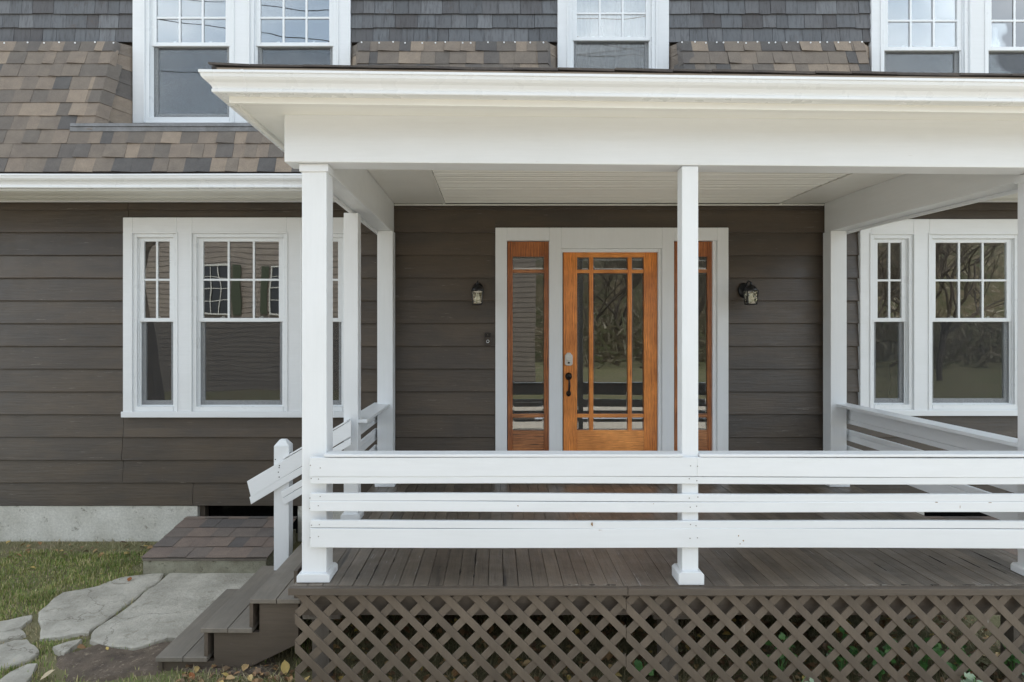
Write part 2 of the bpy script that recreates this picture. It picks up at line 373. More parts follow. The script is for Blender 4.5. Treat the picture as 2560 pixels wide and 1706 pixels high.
for k, r in enumerate(rings):
    for x, y in pts:
        X, Y = c.x+(x-c.x)*r, c.y+(y-c.y)*r
        mb.v.append(Vector((X, Y, ground_z(X,Y) + (-.02 if k == 0 else .02 + .008*noise.noise(Vector((X*9,Y*9,0)))))))
for k in range(len(rings)-1):
    mb.f += [[k*n+i, k*n+(i+1)%n, (k+1)*n+(i+1)%n, (k+1)*n+i] for i in range(n)]
mb.f.append([4*n+i for i in range(n)])
path = tag(mb.build('path', SOIL, fix=False), 'bare trodden soil beside the flagstones and porch steps', kind='structure')
for k, poly in enumerate(STONES):
    pts, c = sheet(poly, 0, .03); mb = MB(); n = len(pts)
    prof = [(1.0,-.03),(.995,.018),(.96,.026),(.6,.028),(.25,.030)]
    tilt = random.uniform(-.004,.004)
    for r, dz in prof:
        for x, y in pts:
            X, Y = c.x+(x-c.x)*r, c.y+(y-c.y)*r
            mb.v.append(Vector((X, Y, ground_z(X,Y)+dz+tilt*(x-c.x)+(.004*noise.noise(Vector((X*5,Y*5,k))) if r<1 else 0))))
    for q in range(len(prof)-1): mb.f += [[q*n+i, q*n+(i+1)%n, (q+1)*n+(i+1)%n, (q+1)*n+i] for i in range(n)]
    mb.f.append([(len(prof)-1)*n+i for i in range(n)])
    mb.build('flagstone', STONE, path, smooth=False)

# ------------------------------------------------------------------ house
house = thing('house', (1, YW, CAMZ-2.03), 'brown clapboard house with grey shingled upper storey and white trim', 'house')
ZEAVE = PZ(503, YW)
def rect(px0, px1, py0, py1, Y=YT): return (PX(px0,Y), PX(px1,Y), PZ(py1,Y), PZ(py0,Y))
TRIML = rect(307, 889, 544, 1043); TRIMR = rect(2151, 2722, 548, 1039)
DOORT = (PX(1238.4,YT), PX(1821,YT), DZ, PZ(569.6,YT))
WL = [rect(331,441,584,1029), rect(480,716,584,1029), rect(755,865,584,1029)]
WR = [rect(2178,2284,587,1024), rect(2324,2549,587,1024), rect(2590,2696,587,1024)]
DOORH = (PX(1267.5,YT), PX(1793,YT), DZ-.02, PZ(600,YT))
UPL = [rect(362,582,-105,304), rect(624,843,-105,304)]
UPM = [rect(1421,1640,-110,304)]
UPR = [rect(2204,2424,-105,304), rect(2465,2687,-105,304)]
CELL = (PX(490,YT), PX(742,YT), CAMZ-1.80, CAMZ-1.687); CELR = (PX(2316,YT), PX(2620,YT), CAMZ-1.80, CAMZ-1.687)
mb = MB()
cells(mb, -7.5, 8, CAMZ-1.69, 6.3, WL+WR+[DOORH]+UPL+UPM+UPR, 6.178, 6.30)
wall = mb.build('wall', SIDING, house)
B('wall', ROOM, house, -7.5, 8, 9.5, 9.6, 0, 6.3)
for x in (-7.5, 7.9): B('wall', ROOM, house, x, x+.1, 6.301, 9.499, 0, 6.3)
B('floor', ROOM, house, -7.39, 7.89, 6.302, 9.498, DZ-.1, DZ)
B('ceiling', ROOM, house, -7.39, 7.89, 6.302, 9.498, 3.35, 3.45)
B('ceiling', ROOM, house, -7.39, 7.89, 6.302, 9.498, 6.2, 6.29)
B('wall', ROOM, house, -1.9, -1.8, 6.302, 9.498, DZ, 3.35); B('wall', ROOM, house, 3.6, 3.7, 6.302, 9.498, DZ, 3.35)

# clapboards
rows = [CAMZ-1.687 + .2184*i for i in range(14)]
blocks = [TRIML, DOORT, TRIMR]
def joints(i):
    return {0: [PX(484,YW), 4.9], 1: [PX(310,YW), 5.6], 2: [PX(308,YW)], 3: [PX(311,YW)], 12: [PX(323,YW)], 13: [PX(323,YW)]}.get(i, [])
for i, z in enumerate(rows):
    zt = min(rows[i+1] if i+1 < len(rows) else ZEAVE+.03, ZEAVE+.03)
    if z >= zt: continue
    xsb = [(-7.5, 8.0)]
    for t_ in blocks:
        lo, hi = t_[2], t_[3]
        if lo < z + .02 and hi > z + .03 or (lo < zt-.03 and hi > zt-.02) or (lo > z and hi < zt):
            xsb = [s for a, b in xsb for s in ((a, min(b, t_[0]-.002)), (max(a, t_[1]+.002), b)) if s[1]-s[0] > .02]
    if z < DZ - .05:    # behind the porch floor nothing shows, keep the boards whole
        pass
    strips = [(a, b, z, zt) for a, b in xsb]
    for t_ in blocks:
        if z < t_[3] < zt-.01: strips.append((t_[0]-.0015, t_[1]+.0015, t_[3]+.002, zt))
        if z+.01 < t_[2] < zt and t_[2] > DZ+.1: strips.append((t_[0]-.0015, t_[1]+.0015, z, t_[2]-.002))
    for x in joints(i):
        strips = [q for a, b, l_, h_ in strips for q in (((a, x-.002, l_, h_), (x+.002, b, l_, h_)) if a < x < b else ((a, b, l_, h_),))]
    for x in ():
        xsb = [s for a, b in xsb for s in (((a, x-.002), (x+.002, b)) if a < x < b else ((a, b),))]
    for a, b, lo, hi in strips:
        # boards are cut where they meet a trim that only covers part of the row
        j = random.uniform(-.0025, .0025); sg = random.uniform(-.002,.002)
        f0 = 6.1425+j; mb = MB(); nseg = max(1, int((b-a)/.6))
        over = .012 if hi == zt else 0
        for k in range(nseg):
            pass
        tl = (lo-z)/.2184; fl = f0+(6.1645-f0)*tl*.9
        prof = lambda dz: [(fl+.001,lo+dz),(fl-.0015,lo+.004+dz),(6.1645,hi+over),(6.1745,hi+over),(6.1745,lo+dz)]
        vs = []
        for k in range(nseg+1):
            x = a+(b-a)*k/nseg; dz = .0022*noise.noise(Vector((x*1.3, i*3.1, 0)))
            vs.append([Vector((x, p[0], p[1])) for p in prof(dz)])
        for k, ring in enumerate(vs):
            mb.v += ring
            if k: mb.f += [[(k-1)*5+q, (k-1)*5+(q+1)%5, k*5+(q+1)%5, k*5+q] for q in range(5)]
        mb.f += [[0,1,2,3,4][::-1], [nseg*5+q for q in range(5)]]
        mb.build('clapboard', SIDING, wall)

# foundation with two cellar openings
mb = MB(); cells(mb, -7.5, 8, -.3, CAMZ-1.69, [(CELL[0],CELL[1],CELL[2]-.5,CELL[3]+1),(CELR[0],CELR[1],CELR[2]-.5,CELR[3]+1)], 6.150, 6.35)
mb.build('foundation', CONC, house)
B('cellar_recess', BLKP, house, CELL[0]-.05, CELL[1]+.05, 6.40, 6.42, -.3, CAMZ-1.69)
B('cellar_recess', BLKP, house, CELR[0]-.05, CELR[1]+.05, 6.40, 6.42, -.3, CAMZ-1.69)
B('cellar_window_frame', TRIMB, house, CELL[0]+.001, CELL[0]+.05, 6.20, 6.28, .05, CAMZ-1.692)

# windows ----------------------------------------------------------
def window(r, zm, cols, rws, name_label=None, ffront=YT+.012):
    x0, x1, z0, z1 = r
    Y0 = ffront; fw = .035
    mb = MB()
    mb.box(x0, x0+fw, Y0, Y0+.10, z0, z1); mb.box(x1-fw, x1, Y0, Y0+.10, z0, z1)
    mb.box(x0+fw, x1-fw, Y0+.001, Y0+.10, z1-fw, z1); mb.box(x0+fw, x1-fw, Y0-.004, Y0+.10, z0, z0+.045)
    # stepped inner track
    s = .010
    mb.box(x0+fw, x0+fw+s, Y0+.024, Y0+.099, z0+.045, z1-fw); mb.box(x1-fw-s, x1-fw, Y0+.024, Y0+.099, z0+.045, z1-fw)
    win = mb.build('window', VINYL, house, .003)
    if name_label: win['label'] = name_label
    a, b = x0+fw+s, x1-fw-s; zb, zt = z0+.045, z1-fw
    st = .042
    def sash(nm, xa, xb, za, zc, y, rail_b, rail_t):
        m = MB(); m.box(xa, xa+st, y, y+.03, za, zc); m.box(xb-st, xb, y, y+.03, za, zc)
        m.box(xa+st, xb-st, y+.0005, y+.03, za, za+rail_b); m.box(xa+st, xb-st, y+.0005, y+.03, zc-rail_t, zc)
        m.build(nm, VINYL, win, .003)
        g = MB(); g.box(xa+st-.004, xb-st+.004, y+.014, y+.018, za+rail_b-.004, zc-rail_t+.004); g.build('pane', GLASS, win)
        return xa+st, xb-st, za+rail_b, zc-rail_t
    g = sash('upper_sash', a, b, zm-.018, zt, Y0+.030, .036, .036)
    sash('lower_sash', a, b, zb, zm+.016, Y0+.063, .052, .034)
    mw = .019
    for k in range(1, cols):
        x = g[0]+(g[1]-g[0])*k/cols; B('muntin', VINYL, win, x-mw/2, x+mw/2, Y0+.034, Y0+.0435, g[2], g[3], .002)
    for k in range(1, rws):
        z = g[2]+(g[3]-g[2])*k/rws; B('muntin', VINYL, win, g[0], g[1], Y0+.0355, Y0+.0436, z-mw/2, z+mw/2, .002)
    B('insect_screen', SCREEN, win, a+.008, b-.008, Y0+.046, Y0+.0465, zb+.012, zm-.02)
    m = MB(); t_ = .012
    m.box(a, a+t_, Y0+.040, Y0+.052, zb, zm-.019); m.box(b-t_, b, Y0+.040, Y0+.052, zb, zm-.019); m.box(a+t_, b-t_, Y0+.040, Y0+.052, zb, zb+t_)
    m.build('screen_frame', VINYL, win)
    for xx in ([.5] if cols == 2 else [.27, .73]):
        x = a+(b-a)*xx; m = MB(); m.box(x-.022, x+.022, Y0+.052, Y0+.066, zm+.0185, zm+.028); m.box(x-.006, x+.016, Y0+.054, Y0+.064, zm+.0285, zm+.038)
        m.build('sash_lock', VINYL, win)
    return win
def casing(outer, holes, label=None, zsill=None, y0=YT, name='window_casing'):
    mb = MB(); cells(mb, *outer, holes, y0, 6.177)
    o = mb.build(name, WHITE['X'], house, .004)
    if label: o['label'] = label
    # a slim bead round each opening
    return o
casing(TRIML, WL); casing(TRIMR, WR)
B('window_sill', WHITE['X'], house, TRIML[0]-.012, TRIML[1]+.012, YT-.014, YT-.001, TRIML[2]-.004, TRIML[2]+.052, .004)
B('window_sill', WHITE['X'], house, TRIMR[0]-.012, TRIMR[1]+.012, YT-.014, YT-.001, TRIMR[2]-.004, TRIMR[2]+.052, .004)
ZM = PZ(800, YT)
for r, c_ in zip(WL, (2,3,2)): window(r, ZM, c_, 2)
for r, c_ in zip(WR, (2,3,2)): window(r, ZM, c_, 2)
def bead(r):
    x0,x1,z0,z1 = r; m = MB(); t_=.014
    m.box(x0-t_,x0-.0005,YT-.008,YT-.0005,z0-t_,z1+t_); m.box(x1+.0005,x1+t_,YT-.008,YT-.0005,z0-t_,z1+t_)
    m.box(x0,x1,YT-.0085,YT-.0005,z1+.0005,z1+t_); m.build('trim_bead', WHITE['X'], house, .002)
for r in WL+WR+UPL+UPM+UPR: bead(r)
ut = rect(331, 876, -160, 308); casing(ut, UPL); casing(rect(1394,1672.7,-160,308), UPM); casing(rect(2179,2720,-160,308), UPR)
for r in UPL: window(r, PZ(106,YT), 3, 3)
for r in UPM: window(r, PZ(92,YT), 3, 3)
for r in UPR: window(r, PZ(117,YT), 3, 3)
# net curtains and a lamp inside
def curtain(x0,x1,z0,z1,y, name='curtain'):
    mb = MB(); n = int((x1-x0)/.02)
    for k in range(n+1):
        x = x0+(x1-x0)*k/n; yy = y+.02*math.sin(k*1.1)+.012*math.sin(k*2.7)
        mb.v += [Vector((x,yy,z0)), Vector((x,yy,z1)), Vector((x,yy+.003,z0)), Vector((x,yy+.003,z1))]
        if k: q=(k-1)*4; mb.f += [[q,q+4,q+5,q+1],[q+2,q+3,q+7,q+6],[q+1,q+5,q+7,q+3],[q,q+2,q+6,q+4]]
    return mb.build(name, SHADE, house)
for r in UPM: curtain(r[0]+.02, r[1]-.02, r[2]+.05, r[3]-.05, 6.42)
LX = PX(2225, 6.75)
tl = thing('table_lamp', (LX, 6.75, DZ), 'pale lampshade glimpsed inside the narrow window right of the porch', 'lamp')
MB().lathe([(.13,0),(.17,.03),(.17,.10),(.12,.19),(.03,.22)], (LX,6.75,PZ(905,6.75)), seg=20).build('lamp_shade', SHADE, tl, smooth=True)
MB().tube([(LX,6.75,DZ+.02),(LX,6.75,PZ(905,6.75)+.05)], .012).build('lamp_stand', BRONZE, tl)
MB().lathe([(.13,0),(.12,.02),(.02,.03)], (LX,6.75,DZ)).build('lamp_base', BRONZE, tl)

# door and sidelights ----------------------------------------------
YD = 6.165
def dz_(py): return PZ(py, YD)
def dx_(px): return PX(px, YD)
zfl = DZ + .035
mb = MB()
cells(mb, *DOORT, [(PX(1267.5,YT),PX(1373,YT),DZ-1,PZ(602,YT)), (PX(1403,YT),PX(1655,YT),DZ-1,PZ(622,YT)), (PX(1685,YT),PX(1793,YT),DZ-1,PZ(602,YT))], YT-.005, 6.177)
mb.build('door_casing', WHITE['Z'], house, .004)
mb = MB()
mb.box(PX(1403,YT)+.001, PX(1403,YT)+.014, YT+.012, 6.22, DZ, PZ(622,YT)-.001); mb.box(PX(1655,YT)-.032, PX(1655,YT)-.001, YT+.012, 6.22, DZ, PZ(622,YT)-.001)
mb.box(PX(1403,YT)+.014, PX(1655,YT)-.032, YT+.0125, 6.22, PZ(622,YT)-.032, PZ(622,YT)-.001)
mb.box(PX(1793,YT)-.036, PX(1793,YT)-.001, YT+.012, 6.22, DZ, PZ(602,YT)-.001)
mb.build('door_jamb', WHITE['Z'], house, .003)
B('threshold', TRIMB, house, PX(1267,YT), PX(1793,YT), YT-.03, 6.24, DZ+.001, DZ+.034, .004)
def pane(parent, x0,x1,z0,z1, y, bv=.016):
    mb = MB(); n = 0
    mb.v = [Vector(p) for p in ((x0,y+.003,z0),(x1,y+.003,z0),(x1,y+.003,z1),(x0,y+.003,z1),(x0+bv,y,z0+bv),(x1-bv,y,z0+bv),(x1-bv,y,z1-bv),(x0+bv,y,z1-bv),(x0,y+.006,z0),(x1,y+.006,z0),(x1,y+.006,z1),(x0,y+.006,z1))]
    mb.f = [[4,5,6,7],[0,1,5,4],[1,2,6,5],[2,3,7,6],[3,0,4,7],[11,10,9,8],[0,8,9,1],[1,9,10,2],[2,10,11,3],[3,11,8,0]]
    mb.build('pane', DGLASS, parent)
# door
dl, dr, dt = dx_(1408.5), dx_(1643), dz_(631)
mb = MB().box(dx_(1443), dx_(1610), YD+.0015, YD+.042, zfl, dz_(1076))
door = mb.build('door', OAKX, house, .003); door['label'] = 'orange varnished wooden front door with nine glass panes'
for a, b in ((dl, dx_(1443)), (dx_(1610), dr)): B('stile', OAKZ, door, a+.0005, b-.0005, YD, YD+.044, zfl, dt, .003)
B('rail', OAKX, door, dx_(1443), dx_(1610), YD+.001, YD+.043, dz_(643.5), dt, .003)
for a, b in ((1473.5,1483.5),(1570,1580)): B('muntin', OAKZ, door, dx_(a), dx_(b), YD+.004, YD+.040, dz_(1076), dz_(643.5), .003)
xsn = [(1443,1473.5),(1483.5,1570),(1580,1610)]
for a, b in ((674.5,683),(1035.5,1044.5)):
    for c_, d_ in xsn: B('muntin', OAKX, door, dx_(c_), dx_(d_), YD+.005, YD+.039, dz_(b), dz_(a), .003)
for c_, d_ in xsn:
    for a, b in ((643.5,674.5),(683,1035.5),(1044.5,1076)): pane(door, dx_(c_), dx_(d_), dz_(b), dz_(a), YD+.018, .014)
# lock and handle
hx = dx_(1421.3)
pl = [(hx-.037, dz_(911)), (hx-.037, dz_(889)), (hx-.026, dz_(886)), (hx-.014, dz_(882)), (hx+.014, dz_(882)), (hx+.026, dz_(886)), (hx+.037, dz_(889)), (hx+.037, dz_(911)), (hx+.02, dz_(914.5)), (hx-.02, dz_(914.5))]
MB().prism(pl, 'Y', YD-.022, YD-.001).build('deadbolt_keypad', NICKEL, door, .004)
B('keypad_cover', NICKEL, door, hx-.028, hx+.028, YD-.029, YD-.0225, dz_(902), dz_(886.5), .003)
MB().lathe([(.010,0),(.010,.006)], (hx, YD-.0225, dz_(907)), 'Y', 12).build('keyhole', BRONZE, door)
MB().lathe([(.030,0),(.032,.006),(.022,.016),(.016,.026)], (hx, YD, dz_(941)), 'Y', 18, 1, 1.15).build('handle_plate', BRONZE, door, smooth=True)
MB().lathe([(.022,0),(.024,.006),(.014,.016)], (hx, YD, dz_(984)), 'Y', 18, 1, 1.2).build('handle_plate', BRONZE, door, smooth=True)
mb = MB(); zt_, zb_ = dz_(944), dz_(984)
mb.tube([(hx,YD-.022,zt_),(hx,YD-.045,zt_-.012),(hx+.002,YD-.058,zt_-.045),(hx+.002,YD-.060,(zt_+zb_)/2),(hx,YD-.050,zb_+.03),(hx,YD-.028,zb_+.006),(hx,YD-.012,zb_)], [.010,.009,.009,.011,.009,.008,.010], 10)
mb.build('handle', BRONZE, door, smooth=True)
MB().box(hx-.008,hx+.008,YD-.075,YD-.020,dz_(937.5),dz_(935)).build('thumb_latch', BRONZE, door, .002)
def sidelight(xl, xr, lab):
    f = lambda p: p
    s0, s1 = xl+.05, xr-.05
    base = MB().box(s0, s1, YD+.0015, YD+.036, zfl, dz_(1076)); sd = base.build('sidelight', OLDX, house, .003); sd['label'] = lab
    for a, b in ((xl, s0), (s1, xr)): B('stile', OLDZ, sd, a+.001, b-.0005, YD, YD+.04, zfl, dz_(604), .003)
    B('rail', OLDX if False else OLDZ, sd, s0, s1, YD+.001, YD+.04, dz_(642), dz_(604.5), .003)
    for a, b in ((674,682.5),(1035,1044.5)): B('muntin', OLDX, sd, s0, s1, YD+.004, YD+.036, dz_(b), dz_(a), .003)
    for a, b in ((642,674),(682.5,1035),(1044.5,1076)): pane(sd, s0, s1, dz_(b), dz_(a), YD+.016, .018)
sidelight(dx_(1268.5), dx_(1373), 'weathered wooden sidelight on the left of the front door')
sidelight(dx_(1685.5), dx_(1782), 'weathered wooden sidelight on the right of the front door, partly behind a post')

# ------------------------------------------------------------------ skirt roof
A70 = R(70); SN, CN = math.sin(A70), math.cos(A70)
E0Y, E0Z, EXP = 5.56, CAMZ+1.364, .147
def sk(s, n=0): return E0Y + s*CN - n*SN, E0Z + s*SN + n*CN
STOP = 1.443
def slab(x0,x1,s0,s1, n0, n1, th, f=sk, skew=0, dr=0, curl=0):
    """one shingle on the slope: lower edge stands n0 proud, upper edge n1"""
    (ya,za),(yb,zb) = f(s0+dr, n0+th), f(s1, n1+th); (yc,zc),(yd,zd) = f(s0+dr, n0), f(s1, n1)
    (ye,ze),(yf,zf) = f(s0, n0+th), f(s0, n0)
    if curl:
        (ye,ze),(yf,zf) = f(s0, n0+th+curl), f(s0, n0+curl)
    return MB().hexa([(x0,yf,zf),(x1,yc,zc),(x1,yd,zd),(x0,yd,zd),(x0,ye,ze),(x1,ya,za),(x1,yb,zb),(x0,yb,zb)])
def skirt(x0, x1, s0, s1, y_in=6.176):
    a = sk(s0); b = sk(s1)
    mb = MB().prism([(a[0],a[1]),(y_in,a[1]),(y_in,b[1]),(b[0],b[1])], 'X', x0, x1)
    return mb.build('skirt_roof', ROOFT, house)
def course(parent, i, x0, x1, mat=SHING, f=sk, e=EXP, wid=(.10,.19), stop=STOP, lift=.0065):
    x = x0 - (random.uniform(0,.08) if x0 < -5 else 0); proud = random.random() < .5
    while x < x1 - .004:
        wd = random.uniform(*wid); xe = x+wd
        if x1 - xe < .05: xe = x1
        p = .004 if proud else 0.0
        s0 = i*e + random.uniform(-.002,.002); s1 = min((i+1)*e+.012, stop)
        slab(x+.0007, xe-.0007, s0, s1, lift+p, .0015+p*.3, .004, f, dr=random.uniform(-.0025,.0025), curl=random.choice([0,0,0,.003,.008,.012]) if lift < .008 else 0).build('shingle', mat, parent)
        x = xe; proud = not proud if random.random() < .85 else proud
HX1 = -3.60
roofA = skirt(-7.5, -1.2, 0, .46)
for i in range(3): course(roofA, i, -5.1, -1.38)
roofB = skirt(-7.5, HX1, .4605, STOP)
for i in range(3, 10): course(roofB, i, -5.1, HX1-.045)
def hip(parent, xh, side, rows_, xwall):
    """cap shingles folded over the corner and the narrow cheek returning to the window; side=+1 cheek lies to the right"""
    for i in rows_:
        s0, s1 = i*EXP, min((i+1)*EXP+.03, STOP)
        jx = random.uniform(-.012,.012)
        def cheek(s, t_, n):      # t 0 corner .. 1 wall
            y, z = sk(s); return (xh+side*abs(xwall-xh)*t_ + n*side*.8, y+(6.165-y)*t_ - n*.6, z)
        c0, c1 = cheek(s0,0,.008), cheek(s1,0,.003); w0, w1 = cheek(s0,1,.008), cheek(s1,1,.003)
        b0, b1 = cheek(s0,0,0), cheek(s1,0,0); v0, v1 = cheek(s0,1,0), cheek(s1,1,0)
        MB().hexa([b0,v0,w0,c0,b1,v1,w1,c1]).build('shingle', SHING, parent)
        # folded cap
        lw = .085; o0, o1 = .020, .008
        (ya,za),(yb,zb) = sk(s0-.004,o0), sk(s1,o1); (yc,zc),(yd,zd) = sk(s0-.004,o0-.007), sk(s1,o1-.005)
        mb = MB(); xa, xb = xh-side*lw+jx, xh
        mb.v = [Vector(p) for p in ((xa,yc,zc),(xb,yc,zc),(xb,yd,zd),(xa,yd,zd),(xa,ya,za),(xb+side*.012,ya-.004,za),(xb+side*.010,yb-.003,zb),(xa,yb,zb))]
        dx, dy = side*.075, .085
        q = [(xb+dx,ya+dy,za-.012),(xb+dx,yb+dy,zb-.01),(xb+dx-side*.006,yc+dy,zc-.012),(xb+dx-side*.006,yd+dy,zd-.01)]
        if s1 > 1.35: q = [(xb+dx*.6,ya+dy*.6,za-.012),(xb+dx*.6,yb+dy*.3,zb-.01),(xb+dx*.6-side*.006,yc+dy*.6,zc-.012),(xb+dx*.6-side*.006,yd+dy*.3,zd-.01)]
        mb.v += [Vector(p) for p in q]
        mb.f = [[4,5,6,7],[0,3,2,1],[0,1,5,4],[3,7,6,2],[0,4,7,3],[5,8,9,6],[1,2,11,10],[5,1,10,8],[6,9,11,2],[8,10,11,9]]
        mb.build('ridge_shingle', SHING, parent)
hip(roofB, HX1, 1, range(3,10), PX(331,YT))
XA, XB = PX(876,YT)+.12, PX(1394,YT)-.12
roofC = skirt(XA, XB, .30, STOP)
for i in range(5,10): course(roofC, i, XA+.04, XB-.04, wid=(.10,.21))
hip(roofC, XA, -1, range(5,10), PX(876,YT)); hip(roofC, XB, 1, range(5,10), PX(1394,YT))
XC, XD = PX(1673,YT)+.10, PX(2179,YT)-.14
roofD = skirt(XC, XD, .30, STOP)
for i in range(5,10): course(roofD, i, XC+.04, XD-.04, wid=(.10,.21))
hip(roofD, XC, -1, range(5,10), PX(1673,YT)); hip(roofD, XD, 1, range(5,10), PX(2179,YT))
roofE = skirt(3.42, 8, 0, .46); 
for i in range(3): course(roofE, i, 3.5, 5.2)
for rf, a, b, k in ((roofB,-5.0,-3.55,9),(roofC,XA-.03,XB+.03,14),(roofD,XC-.03,XD+.03,18)):
    mb = MB()
    for q in range(k):
        x = a+(b-a)*(q+.5+random.uniform(-.25,.25))/k; y, z = sk(STOP-.018+random.uniform(-.008,.006), .012); mb.lathe([(.008,0),(.008,.004)], (x,y,z), 'Y', 8)
    n_ = mb.build('nail_head', NAIL, rf); n_['kind'] = 'stuff'
# ledge flashing under the left dormer window
yl, zl = sk(.462)
mb = MB(); nn = 30; xa, xb = PX(183,5.73), -1.25
for k in range(nn+1):
    x = xa+(xb-xa)*k/nn; wob = .006*noise.noise(Vector((x*4,0,0)))
    ring = [(6.12, zl+.062),(yl-.030+wob, zl+.036+wob),(yl-.034+wob, zl+.008),(yl-.020, zl+.006),(yl-.018,zl+.026),(6.12,zl+.05)]
    mb.v += [Vector((x,*r)) for r in ring]
    if k: mb.f += [[(k-1)*6+q,(k-1)*6+(q+1)%6,k*6+(q+1)%6,k*6+q] for q in range(6)]
mb.f += [[0,1,2,3,4,5],[nn*6+q for q in range(6)][::-1]]
mb.build('window_ledge_flashing', LEAD, house)
B('flashing_apron', LEAD, house, xa-.005, xb, yl-.028, yl-.014, zl-.035, zl+.003)
mb = MB().prism([(6.165,zl-.02),(yl+.0,zl-.02),(yl,zl+.02),(6.165,zl+.045)],'X',HX1,-1.2); mb.build('window_ledge', ROOFT, house)

# cedar shingles of the upper storey
ZC0 = CAMZ+2.755
def cedar_rows(x0,x1,rows_):
    up = MB().box(x0,x1,6.160,6.1775,ZC0+.03,6.3).build('upper_wall', CEDAR, house)
    for i in range(rows_):
        x = x0; z = ZC0 + i*.136
        while x < x1-.01:
            wd = random.uniform(.10,.22); xe = x+wd
            if x1-xe < .06: xe = x1
            g = random.uniform(.0008,.0025); zz = z+random.uniform(-.004,.004); p = random.uniform(0,.003)
            MB().hexa([(x+g,6.133-p,zz),(xe-g,6.133-p,zz+random.uniform(-.002,.002)),(xe-g,6.159,zz),(x+g,6.159,zz),
                       (x+g,6.150-p,zz+.15),(xe-g,6.150-p,zz+.15),(xe-g,6.159,zz+.15),(x+g,6.159,zz+.15)]).build('wood_shingle', CEDAR, up)
            x = xe
cedar_rows(-5.1, PX(331,YT)-.002, 6); cedar_rows(PX(876,YT)+.002, PX(1394,YT)-.002, 6); cedar_rows(PX(1672.7,YT)+.002, PX(2179,YT)-.002, 6)

# eaves and gutters
KP = [(0,0),(.060,0),(.064,.004),(.064,.018),(.060,.022),(.064,.034),(.076,.050),(.092,.062),(.102,.074),(.105,.086),(.105,.092),(.112,.094),(.112,.108),(.106,.111),(.100,.108),(.100,.095),(0,.095)]
def gutter_x(x0, x1, yb, z, parent, name='gutter', slope=0, mat=ALU):
    mb = MB(); n = 24; k_ = len(KP)
    for k in range(n+1):
        x = x0+(x1-x0)*k/n; d = -slope*(x-x0)+ .0015*math.sin(x*2.3)
        mb.v += [Vector((x, yb-o, z+h+d)) for o, h in KP]
        if k: mb.f += [[(k-1)*k_+q,(k-1)*k_+(q+1)%k_,k*k_+(q+1)%k_,k*k_+q] for q in range(k_)]
    mb.f += [list(range(k_)), [n*k_+q for q in range(k_)][::-1]]
    return mb.build(name, mat, parent)
zg = PZ(469, 5.50)
for a, b in ((-7.5,-1.15),(3.5,8)):
    gutter_x(a, b, 5.575, zg, house)
    B('fascia', WHITE['X'], house, a, b, 5.576, 5.60, zg-.012, zg+.12)
    m = MB()
    for k in range(5):
        y0 = 5.601+k*.11; m.box(a, b, y0+.002, min(y0+.109,6.12), ZEAVE-.012 if k%2 else ZEAVE-.010, ZEAVE+.01)
    m.build('soffit', CREAM, house, .002)
    B('frieze', WHITE['X'], house, a, b, 6.095, 6.14, ZEAVE-.02, ZEAVE-.0121, .003)
    B('drip_edge', DRIP, house, a, b, 5.52, 5.57, zg+.112, zg+.119)

# ------------------------------------------------------------------ porch
porch = thing('porch', (1.1, 5.0, CAMZ-2.1), 'white timber porch with brown plank floor, lattice skirt and hipped roof', 'porch')
BYF = 3.68                                       # front of the big beam
def sag(x, y):                                   # the old front beam drops a little to the right
    wgt = min(max((5.6-y)/1.6, 0), 1); return -(.0080+.0047*min(max((3.68-y)/.2, 0), 1))*(x+1.2)*wgt
def sagged(mb):
    for v in mb.v: v.z += sag(v.x, v.y)
    return mb
def sagbox(x0,x1,y0,y1,z0,z1, nx_=8, ny_=1):
    mb = MB()
    for i in range(nx_):
        for j in range(ny_):
            a, b = x0+(x1-x0)*i/nx_, x0+(x1-x0)*(i+1)/nx_; c_, d_ = y0+(y1-y0)*j/ny_, y0+(y1-y0)*(j+1)/ny_
            mb.box(a,b,c_,d_,z0,z1)
    import bmesh
    return sagged(mb)
def sb(name, mat, parent, *a, bevel=0, nx_=1, ny_=1):
    mb = MB(); x0,x1,y0,y1,z0,z1 = a; n = max(nx_, ny_)
    ring = []
    for k in range(n+1):
        if nx_ >= ny_: x = x0+(x1-x0)*k/n; r = [(x,y0,z0),(x,y1,z0),(x,y1,z1),(x,y0,z1)]
        else: y = y0+(y1-y0)*k/n; r = [(x0,y,z0),(x1,y,z0),(x1,y,z1),(x0,y,z1)]
        mb.v += [Vector(p) for p in r]
        if k: mb.f += [[(k-1)*4+q,(k-1)*4+(q+1)%4,k*4+(q+1)%4,k*4+q] for q in range(4)]
    mb.f += [[0,1,2,3],[n*4+3,n*4+2,n*4+1,n*4]]
    return sagged(mb).build(name, mat, parent, bevel)
bx0 = PX(710.5, BYF); bx1 = 3.43
zb0, zb1 = PZ(405,BYF), PZ(281,BYF)+.012
sb('beam', WHITE['X'], porch, bx0, bx1, BYF, BYF+.165, zb0, zb1, bevel=.005, nx_=12)
XL0, XL1 = -1.128, -.985; XR0, XR1 = 3.150, 3.300
sb('beam', WHITE['Y'], porch, XL0+.005, XL1+.009, BYF+.166, 6.13, CAMZ+.925, CEIL+.01, bevel=.004, ny_=8)
sb('beam', WHITE['Y'], porch, XR0-.009, XR1, BYF+.166, 6.13, CAMZ+.925, CEIL+.01, bevel=.004, ny_=8)
for x in (XL0-.004, XR1-.016): sb('beam_trim', WHITE['Y'], porch, x, x+.024, BYF+.17, 6.12, CAMZ+.900, CAMZ+.922, bevel=.002, ny_=8)
